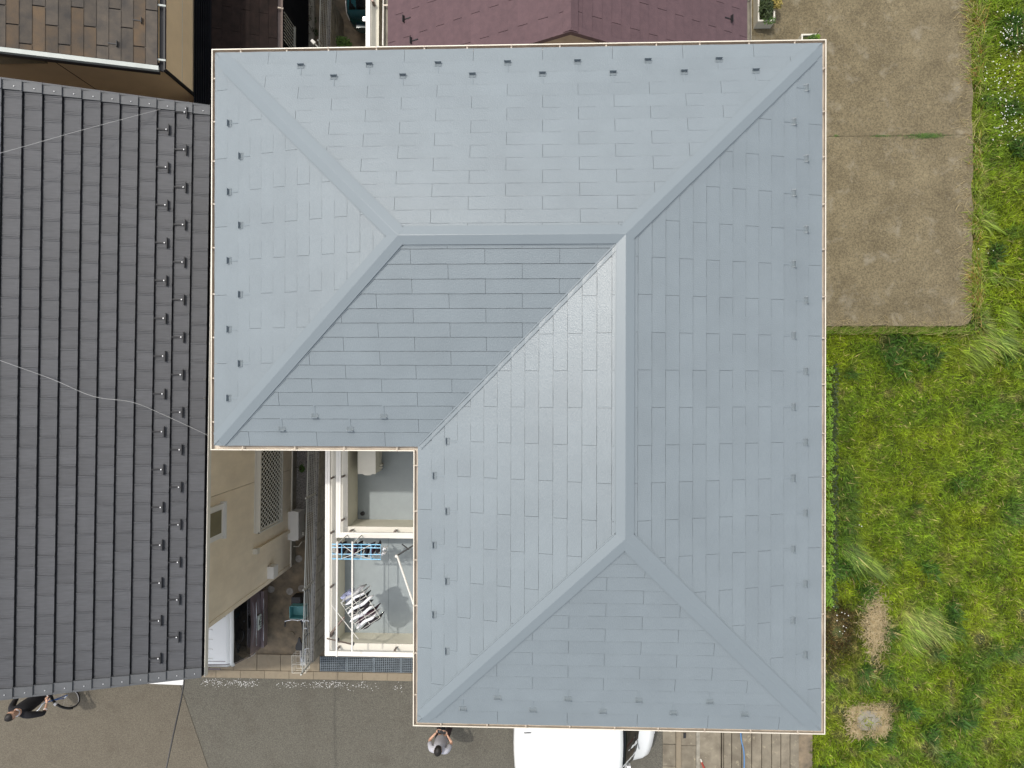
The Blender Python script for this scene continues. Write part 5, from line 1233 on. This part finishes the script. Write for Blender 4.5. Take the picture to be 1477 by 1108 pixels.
# ================================================================== PLANTS
def leaves(mb, c, rx_, ry_, rz_, n_, size, up=.3):
    for _ in range(n_):
        d_ = Vector((random.gauss(0, 1), random.gauss(0, 1), random.gauss(0, 1))).normalized() * random.random() ** .45
        p_ = Vector(c) + Vector((d_.x * rx_, d_.y * ry_, abs(d_.z) * rz_ if up else d_.z * rz_)); s_ = size * random.uniform(.6, 1.4)
        a_ = Vector((random.gauss(0, 1), random.gauss(0, 1), random.gauss(0, .4))).normalized(); b = a_.cross(Vector((random.gauss(0, .3), random.gauss(0, .3), 1))).normalized()
        mb.add([p_ - a_ * s_, p_ + b * s_ * .45, p_ + a_ * s_ + Vector((0, 0, -.3 * s_)), p_ - b * s_ * .45], [(0, 1, 2, 3)])
def plant(name, label, cat, c, specs, group=None):
    t = thing(name, label, cat, c, group=group)
    mb = MB()
    for k in range(5): mb.tube([Vector(c), Vector(c) + Vector((random.uniform(-.1, .1), random.uniform(-.15, .15), .25))], .006, 4)
    mb.build('stems', M['stem'], t)
    for (off, r_, n_, s_, m_) in specs:
        mb = MB(); leaves(mb, Vector(c) + Vector(off), r_[0], r_[1], r_[2], n_, s_); stuff(mb.build('foliage', M[m_], t))
    return t
# planter boxes
def planter(label, x0, y0, x1, y1, h_):
    t = thing('planter', label, 'planter', ((x0 + x1) / 2, (y0 + y1) / 2, .015), group='white planters'); z = .015; w_ = .035
    MB().box((x0, y0, z), (x1, y0 + w_, z + h_)).box((x0, y1 - w_, z), (x1, y1, z + h_)).box((x0, y0 + w_, z), (x0 + w_, y1 - w_, z + h_)).box((x1 - w_, y0 + w_, z), (x1, y1 - w_, z + h_)).build('box', M['white_metal'], t)
    MB().box((x0 + w_, y0 + w_, z), (x1 - w_, y1 - w_, z + h_ - .05)).build('soil_fill', M['soil'], t)
    return t
a, b = at(1093, 31, .34), at(1118, -25, .34)
planter('long white planter beside the maroon house, overgrown with dark and yellowing leaves', a.x, a.y, b.x, b.y, .33)
plant('shrub', 'dark leafy shrub with a yellowing side growing out of the long planter', 'shrub', ((a.x + b.x) / 2, a.y + .35, .3), [((-.02, -.05, 0), (.17, .30, .3), 900, .028, 'leaf_dark'), ((0, .4, 0), (.17, .3, .25), 500, .026, 'leaf'), ((.22, .05, .05), (.13, .17, .2), 300, .03, 'leaf_yellow'), ((.06, -.32, 0), (.18, .1, .1), 160, .024, 'leaf')])
a, b = at(1155.5, 62, .30), at(1181, 49, .30)
planter('small white planter at the northeast corner of the blue-grey roof', a.x, a.y - .15, b.x, b.y, .3)
plant('shrub', 'small bright green plant in the corner planter', 'shrub', ((a.x + b.x) / 2 + .07, (a.y + b.y) / 2, .25), [((0, -.05, 0), (.14, .14, .18), 500, .024, 'leaf'), ((.07, 0, .05), (.08, .08, .12), 160, .024, 'leaf_bright')])
c = at(492, 50, .5)
plant('shrub', 'leafy green shrub in the shade by the fence north of the blue-grey roof', 'shrub', (c.x, c.y - .1, 0), [((0, -.1, .3), (.22, .22, .35), 700, .035, 'leaf'), ((.22, -.25, .2), (.2, .12, .2), 300, .032, 'leaf'), ((-.3, -.2, .1), (.15, .15, .15), 240, .03, 'leaf_dark')])
c = at(436, 676, 0)
plant('weed', 'small green weed tuft in the gravel below the lattice window', 'plant', (c.x, c.y, 0), [((0, 0, 0), (.07, .10, .08), 260, .022, 'leaf')])
for (px, py, wh_) in ((450, 30, 'middle'), (449, 12, 'farthest from the roof'), (452, 48, 'nearest the roof')):
    c = at(px, py, 0); plant('weed', f'dark weed clump by the fence near the annex, {wh_}', 'plant', (c.x, c.y, 0), [((0, 0, 0), (.12, .15, .12), 180, .026, 'leaf_dark')], 'dark weeds behind the fence')
# strip of bright leafy plants along the east side of the house
t = thing('hedge', 'narrow hedge of bright green leafy plants along the east edge of the house', 'hedge', (6.98, -2.5, -.3))
mb = MB(); mbd = MB()
y = at(1195, 530, 0).y
while y > at(1195, 880, 0).y:
    w_ = random.uniform(.04, .12); leaves(mb, (6.96 + random.uniform(-.05, .05), y, -.22), w_, .08, .26 + .12 * random.random(), random.choice((6, 20, 45, 60, 75)), .026); leaves(mbd, (7.1, y, -.25), .12, .1, .2, 24, .028); y -= .085
stuff(mb.build('foliage', M['leaf_bright'], t)); stuff(mbd.build('foliage', M['leaf_dark'], t))

# ---- the grass field
def vnoise(x, y, s_, seed):
    r_ = np.random.default_rng(seed); G = r_.random((256, 256)); x = x * s_ + 57.3; y = y * s_ + 91.7
    xi = np.floor(x).astype(int); yi = np.floor(y).astype(int); fx = x - xi; fy = y - yi; fx = fx * fx * (3 - 2 * fx); fy = fy * fy * (3 - 2 * fy)
    g = lambda a_, b_: G[a_ % 256, b_ % 256]
    return (g(xi, yi) * (1 - fx) + g(xi + 1, yi) * fx) * (1 - fy) + (g(xi, yi + 1) * (1 - fx) + g(xi + 1, yi + 1) * fx) * fy
def fbm(x, y, s_, seed): return (vnoise(x, y, s_, seed) + .5 * vnoise(x, y, s_ * 2.1, seed + 1) + .25 * vnoise(x, y, s_ * 4.3, seed + 2)) / 1.75
def blob(x, y, px, py, rx_, ry_, ang=0):
    c_ = at(px, py, -.1); dx_ = x - c_.x; dy_ = y - c_.y; ca, sa = math.cos(ang), math.sin(ang); a_ = (dx_ * ca + dy_ * sa) / rx_; b_ = (-dx_ * sa + dy_ * ca) / ry_
    return np.clip(1.6 - 1.6 * np.sqrt(a_ * a_ + b_ * b_) + .5 * (fbm(x, y, 4, 71) - .5), 0, 1)
def field(x0, x1, y0, y1, dens, seed, wmul=1.0):
    n_ = int((x1 - x0) * (y1 - y0) * dens); r_ = np.random.default_rng(seed)
    x = r_.uniform(x0, x1, n_); y = r_.uniform(y0, y1, n_)
    keep = ~((x < slab_e + .01 + .03 * (vnoise(x, y, 3, 5) - .5)) & (y > slab_s - .01)) & ~((x < 6.62) & (y < -6.9)) & (x > 6.46)
    x = x[keep]; y = y[keep]; n_ = len(x)
    big = fbm(x, y, .55, 21); mid = fbm(x, y, 1.5, 31); fine = fbm(x, y, 5, 41)
    straw = np.maximum.reduce([1.2 * blob(x, y, 1263, 902, .36, .72), blob(x, y, 1266, 960, .16, .4), .75 * blob(x, y, 1215, 1030 - 130 + 130, .3, .2), .8 * blob(x, y, 1253, 1058, .42, .16), .75 * blob(x, y, 1253, 1025, .40, .1), .75 * blob(x, y, 1222, 1040, .12, .3), .7 * blob(x, y, 1283, 1040, .12, .3), .55 * blob(x, y, 1285, 1000, .25, .15), .5 * blob(x, y, 1215, 1065, .3, .18), .6 * blob(x, y, 1420, 925, .3, .3), .5 * blob(x, y, 1283, 825, .12, .2), .65 * blob(x, y, 1162, 1085, .12, .7), .6 * blob(x, y, 1220, 985, .35, .14)])
    straw = np.maximum(straw, np.clip((fbm(x, y, 2.3, 51) - .62) * 5, 0, .8) * (y < -5.2)); straw = np.maximum(straw, np.clip((fbm(x, y, 2.6, 53) - .70) * 5, 0, .5))
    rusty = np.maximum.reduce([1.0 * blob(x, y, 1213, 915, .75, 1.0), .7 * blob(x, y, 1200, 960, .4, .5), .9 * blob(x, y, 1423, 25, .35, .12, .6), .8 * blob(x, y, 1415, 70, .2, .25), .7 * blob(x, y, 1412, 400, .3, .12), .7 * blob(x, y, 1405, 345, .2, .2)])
    stripe = blob(x, y, 1330, 905, .75, .55, .7) + blob(x, y, 1240, 810, .5, .6, .7) + blob(x, y, 1438, 395, .45, .22, -.3) + blob(x, y, 1430, 310, .4, .3, -.2) + .9 * blob(x, y, 1420, 500, .9, .4, .5) + blob(x, y, 1440, 460, .5, .5)
    stripe = np.clip(stripe, 0, 1) * np.clip((fbm(x, y, 3, 77) - .38) * 4, 0, 1)
    dark = np.clip((fbm(x, y, 2.0, 61) - .56) * 6, 0, 1); dark *= np.where((y > -3.9) & (y < .2), .25, 1); dark = np.maximum(dark, np.clip(.8 * blob(x, y, 1225, 730, .35, 1.6), 0, 1)); dark = np.maximum(dark, .9 * blob(x, y, 1385, 700, .22, .22)); dark = np.maximum(dark, .8 * blob(x, y, 1325, 735, .15, .15)); dark = np.maximum(dark, .9 * blob(x, y, 1465, 740, .5, .5))
    dark = np.maximum(dark, .8 * blob(x, y, 1300, 505, 1.4, .35)); dark = np.maximum(dark, .7 * blob(x, y, 1410, 960, .6, .5))
    Hh = .040 + .05 * mid + .03 * fine + .07 * dark + .17 * stripe
    tuft = r_.random(n_) < .25; cl = vnoise(x, y, 9, 91); cl2 = vnoise(x, y, 14, 95)
    Hh *= r_.uniform(.6, 1.3, n_) * np.where(tuft, 1.45, 1)
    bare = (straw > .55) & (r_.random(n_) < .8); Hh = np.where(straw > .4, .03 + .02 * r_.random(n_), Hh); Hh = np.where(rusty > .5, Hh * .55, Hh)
    edge = np.clip(1 - (x - slab_e) / .5, 0, 1) * (y > slab_s - .2) * (x > slab_e - .1)
    Hh += .20 * edge * r_.random(n_) * (vnoise(x, y, 2.5, 99) > .35)
    ang = 2 * math.pi * (fbm(x, y, 1.7, 81) * 2.2) + r_.normal(0, 1.5, n_); ang = np.where(stripe > .3, -.75 + r_.normal(0, .25, n_), ang)
    ang = np.where(edge > .5, math.pi + r_.normal(0, .9, n_), ang)
    bend = r_.uniform(.4, 1.3, n_) + 1.0 * stripe + .8 * edge
    wd = r_.uniform(.0045, .0080, n_) * wmul * (1 + .5 * dark) * np.where(tuft, 1.5, 1)
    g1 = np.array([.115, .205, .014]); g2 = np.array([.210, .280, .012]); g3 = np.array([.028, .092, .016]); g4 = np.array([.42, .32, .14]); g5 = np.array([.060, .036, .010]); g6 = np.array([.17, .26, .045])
    t_ = np.clip((.45 * big + .55 * mid - .33) * 3.2, 0, 1)[:, None]; C_ = g1 * (1 - t_) + g2 * t_
    def mixc(C_, g_, a_): a_ = np.clip(a_, 0, 1)[:, None]; return C_ * (1 - a_) + g_ * a_
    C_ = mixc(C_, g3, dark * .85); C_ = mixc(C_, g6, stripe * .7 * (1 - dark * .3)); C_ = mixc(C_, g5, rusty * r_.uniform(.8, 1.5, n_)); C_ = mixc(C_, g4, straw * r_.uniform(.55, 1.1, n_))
    C_ = mixc(C_, g4, (r_.random(n_) < .05) * .7); C_ = mixc(C_, np.array([.30, .28, .10]), edge * (r_.random(n_) < .4) * .9)
    C_ *= np.where(tuft, r_.uniform(.45, 1.7, n_), r_.uniform(.5, 1.25, n_))[:, None] * (.45 + 1.1 * np.clip(.6 * cl + .5 * cl2, 0, 1))[:, None]
    k = ~bare
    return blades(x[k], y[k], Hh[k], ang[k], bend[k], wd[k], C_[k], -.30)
def blades(x, y, Hh, ang, bend, wd, C_, z0):
    n_ = len(x); dx_ = np.cos(ang); dy_ = np.sin(ang); sx_ = -dy_ * wd; sy_ = dx_ * wd
    V = np.zeros((n_, 5, 3))
    for k, (t__, ww_) in enumerate(((0, 1), (.55, .8))):
        ox = dx_ * Hh * bend * t__ ** 1.6; oy = dy_ * Hh * bend * t__ ** 1.6; oz = Hh * t__
        V[:, 2 * k, 0] = x + ox - sx_ * ww_; V[:, 2 * k, 1] = y + oy - sy_ * ww_; V[:, 2 * k, 2] = z0 + oz
        V[:, 2 * k + 1, 0] = x + ox + sx_ * ww_; V[:, 2 * k + 1, 1] = y + oy + sy_ * ww_; V[:, 2 * k + 1, 2] = z0 + oz
    V[:, 4, 0] = x + dx_ * Hh * bend; V[:, 4, 1] = y + dy_ * Hh * bend; V[:, 4, 2] = z0 + Hh * (.95 - .25 * bend.clip(0, 2) * .5)
    V = V.reshape(-1, 3); me_ = bpy.data.meshes.new('grass'); me_.vertices.add(n_ * 5); me_.vertices.foreach_set('co', V.ravel())
    base = np.arange(n_)[:, None] * 5; tri = (base + np.array([[0, 1, 3, 0, 3, 2, 2, 3, 4]])).reshape(-1)
    me_.loops.add(n_ * 9); me_.loops.foreach_set('vertex_index', tri.astype(np.int32)); me_.polygons.add(n_ * 3)
    me_.polygons.foreach_set('loop_start', (np.arange(n_ * 3) * 3).astype(np.int32)); me_.update(calc_edges=True)
    at_ = me_.attributes.new('hue', 'FLOAT_COLOR', 'POINT'); c4 = np.ones((n_, 5, 4)); c4[:, :, :3] = np.clip(C_, 0, 1)[:, None, :]; at_.data.foreach_set('color', c4.ravel())
    me_.materials.append(M['grass']); o = bpy.data.objects.new('grass', me_); col.objects.link(o); return stuff(o)
# tall fringe hanging over the slab's east and south edges
r_ = np.random.default_rng(77); n_ = 6500
fy = r_.uniform(slab_s - .2, 10, n_); cln = fbm(np.full(n_, 3.0), fy, 1.6, 15); k_ = r_.random(n_) < np.clip((cln - .34) * 4.5, .05, 1); fy = fy[k_]; cln = cln[k_]; n_ = len(fy)
fx = slab_e + r_.uniform(.02, .30, n_); fh = r_.uniform(.20, .36, n_) * (.6 + .7 * cln)
gC = np.array([.14, .22, .02]) * (1 - (r_.random(n_) < .45)[:, None]) + 0; pick = r_.random(n_)[:, None]
gC = np.where(pick < .5, np.array([[.24, .36, .03]]), np.where(pick < .8, np.array([[.50, .44, .18]]), np.array([[.38, .22, .06]]))) * r_.uniform(.5, 1.5, n_)[:, None]
blades(fx, fy, fh, math.pi + r_.normal(0, .75, n_), r_.uniform(.4, 1.6, n_), r_.uniform(.004, .008, n_), gC, -.14)
n_ = 2600; fx = r_.uniform(6.5, slab_e, n_); fy = slab_s - r_.uniform(.02, .2, n_)
pick = r_.random(n_)[:, None]; gC = np.where(pick < .6, np.array([[.20, .33, .03]]), np.array([[.45, .40, .16]])) * r_.uniform(.5, 1.5, n_)[:, None]
blades(fx, fy, r_.uniform(.12, .22, n_), math.pi / 2 + r_.normal(0, .9, n_), r_.uniform(.2, 1.0, n_), r_.uniform(.003, .006, n_), gC, -.14)
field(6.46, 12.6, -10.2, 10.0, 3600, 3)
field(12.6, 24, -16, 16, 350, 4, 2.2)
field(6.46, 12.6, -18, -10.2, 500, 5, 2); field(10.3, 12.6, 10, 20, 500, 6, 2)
# dry blades lying on the slab edge and a few long seed stalks
mb = MB()
for _ in range(260):
    if random.random() < .6: px, py, an = random.uniform(1385, 1402), random.uniform(0, 440), math.pi + random.gauss(0, .5)
    else: px, py, an = random.uniform(1195, 1395), random.uniform(462, 472), math.pi / 2 + random.gauss(0, 1.0)
    c = at(px, py, .03); L_ = random.uniform(.08, .26); cu = random.uniform(-1, 1); pts = []
    for k in range(5): pts.append(c + Vector((math.cos(an + cu * k * .25), math.sin(an + cu * k * .25), 0)) * L_ * k / 4 + Vector((0, 0, .02 * math.sin(k))))
    mb.tube(pts, .003, 3)
stuff(mb.build('dry_stalks', mat('dry_stalk', (.36, .29, .15), .8, .2, 9)))
# matted straw
mb = MB()
for _ in range(2300):
    if random.random() < .6: px, py = random.gauss(1263, 8.5), random.gauss(903, 22)
    else:
        a_ = random.random() * 6.28; px, py = 1253 + 24 * math.copysign(abs(math.cos(a_)) ** .6, math.cos(a_)) + random.gauss(0, 4), 1040 + 19 * math.copysign(abs(math.sin(a_)) ** .6, math.sin(a_)) + random.gauss(0, 4)
    c = at(px, py, -.19 + random.random() * .04); an = random.random() * 6.28; L_ = random.uniform(.05, .16); cu = random.uniform(-1.2, 1.2)
    mb.tube([c + Vector((math.cos(an + cu * k * .3), math.sin(an + cu * k * .3), 0)) * L_ * k / 3 for k in range(4)], .0035, 3)
stuff(mb.build('straw', mat('straw', (.33, .25, .12), .85, .2, 12, c2=(.46, .38, .23))))
c = at(1253, 1039, -.24); struct(MB().prism([(c.x - .3, c.y - .24), (c.x + .3, c.y - .22), (c.x + .31, c.y + .22), (c.x - .28, c.y + .24)], -.32, -.215).build('buried_lid', M['block']))
# crack weeds in the slab joint
mb = MB(); 
for (px, w__, n_) in ((1335, .34, 900), (1330, .6, 260), (1270, .25, 150), (1205, .08, 50)):
    c = at(px, 196.5, 0)
    for _ in range(n_): leaves(mb, (c.x + random.gauss(0, w__ * .5), c.y + random.gauss(0, .030 if w__ > .3 else .014), .012), .02, .01, .03, 1, .012)
stuff(mb.build('crack_weeds', M['leaf']))
# white clover flowers
mb = MB()
for _ in range(230):
    t__ = random.random(); px = random.gauss(1452 + 8 * math.sin(t__ * 9), 13); py = 15 + t__ * 185 + random.gauss(0, 5)
    if _ > 205: px, py = random.choice(((1236, 752), (1208, 890), (1425, 365), (1215, 905), (1440, 190))); px += random.gauss(0, 7); py += random.gauss(0, 8)
    c = at(px, py, -.05 + random.random() * .06); r = random.uniform(.006, .014)
    for k in range(5): a_ = k * 1.257 + px; mb.add([c, c + Vector((math.cos(a_ - .4) * r, math.sin(a_ - .4) * r, .004)), c + Vector((math.cos(a_) * r * 1.3, math.sin(a_) * r * 1.3, .002)), c + Vector((math.cos(a_ + .4) * r, math.sin(a_ + .4) * r, .004))], [(0, 1, 2, 3)])
stuff(mb.build('white_flowers', M['petal']))

# ================================================================== SMALL THINGS
def cable(pts, r, m, label, cat='cable'):
    n_ = len(pts); P_ = [Vector(p_) for p_ in pts]; out = []
    for i in range(n_ - 1):
        p0_, p1_, p2_, p3_ = P_[max(i - 1, 0)], P_[i], P_[i + 1], P_[min(i + 2, n_ - 1)]
        for k in range(6):
            t_ = k / 6; out.append(.5 * ((2 * p1_) + (p2_ - p0_) * t_ + (2 * p0_ - 5 * p1_ + 4 * p2_ - p3_) * t_ ** 2 + (3 * p1_ - p0_ - 3 * p2_ + p3_) * t_ ** 3))
    out.append(P_[-1]); return tag(MB().tube(out, r, 6).build('cable', m), label, cat)
cable([at(-160, 262, 7.4), at(0, 221, 6.9), at(110, 190, 6.4), at(200, 166, 5.9), at(272, 147, 5.35)], .0035, M['cable_w'], 'pale thin cable crossing the upper end of the charcoal tile roof')
cable([at(-150, 465, 7.8), at(0, 520, 7.2), at(75, 547, 6.8), at(135, 572, 6.5), at(190, 580, 6.2), at(235, 598, 5.9), at(300, 628, 5.42)], .004, M['cable_w'], 'pale thin cable crossing the middle of the charcoal tile roof down to its gutter')
cable([at(268, 955, 4.6), at(263, 1000, 4.7), at(250, 1060, 4.8), at(236, 1125, 5.0), at(210, 1230, 5.4)], .014, M['black_metal'], 'black overhead cable crossing the pale road and the white line')
cable([at(1068, 1040, .03), at(1069, 1066, .02), at(1073, 1085, .0), at(1073, 1112, .0), at(1069, 1130, .0)], .016, M['hose'], 'blue garden hose lying across the concrete steps', 'hose')
tl = thing('hand_broom', 'red-handled tool with a white end lying on the concrete beside the steps', 'tool', h)
a, b = at(1012, 1099, .05), at(1019, 1114, .05); MB().tube([a, at(1014, 1105, .06), b, at(1024, 1126, .05)], .022, 8).build('handle', M['red_plastic'], tl); MB().tube([at(1010.5, 1095, .05), a], .020, 8).build('tip', M['white_metal'], tl)
# red-brown label plate on the kerb
o = MB().box((at(985.5, 1064, .02).x, at(985.5, 1064, .02).y, .02), (at(989, 1057, .02).x, at(989, 1057, .02).y, .05)).build('drain_latch', M['black_metal']); tag(o, 'small dark metal latch on the kerb near the bottom edge', 'latch')
# lamp arm by the top gutter
a = at(454, 63, 2.6); o = thing('fence_lamp', 'small white lamp on an arm just above the top gutter', 'lamp', (a.x, a.y, 0)); 
MB().tube([Vector((a.x + .25, a.y - .25, 0)), Vector((a.x + .22, a.y - .22, 2.3)), a], .015, 6).build('arm', M['wire'], o); MB().tube([a, a + Vector((-.06, .06, .02))], .035, 8).build('lamp_head', M['white_hot'], o)
# bag in front of the bicycle basket
c = at(427, 868, .35); o = MB().box((c.x - .12, c.y - .13, .0), (c.x + .10, c.y + .10, .34)).build('storage_box', M['black_metal']); tag(o, 'black plastic box on the ground behind the parked bicycle', 'box')
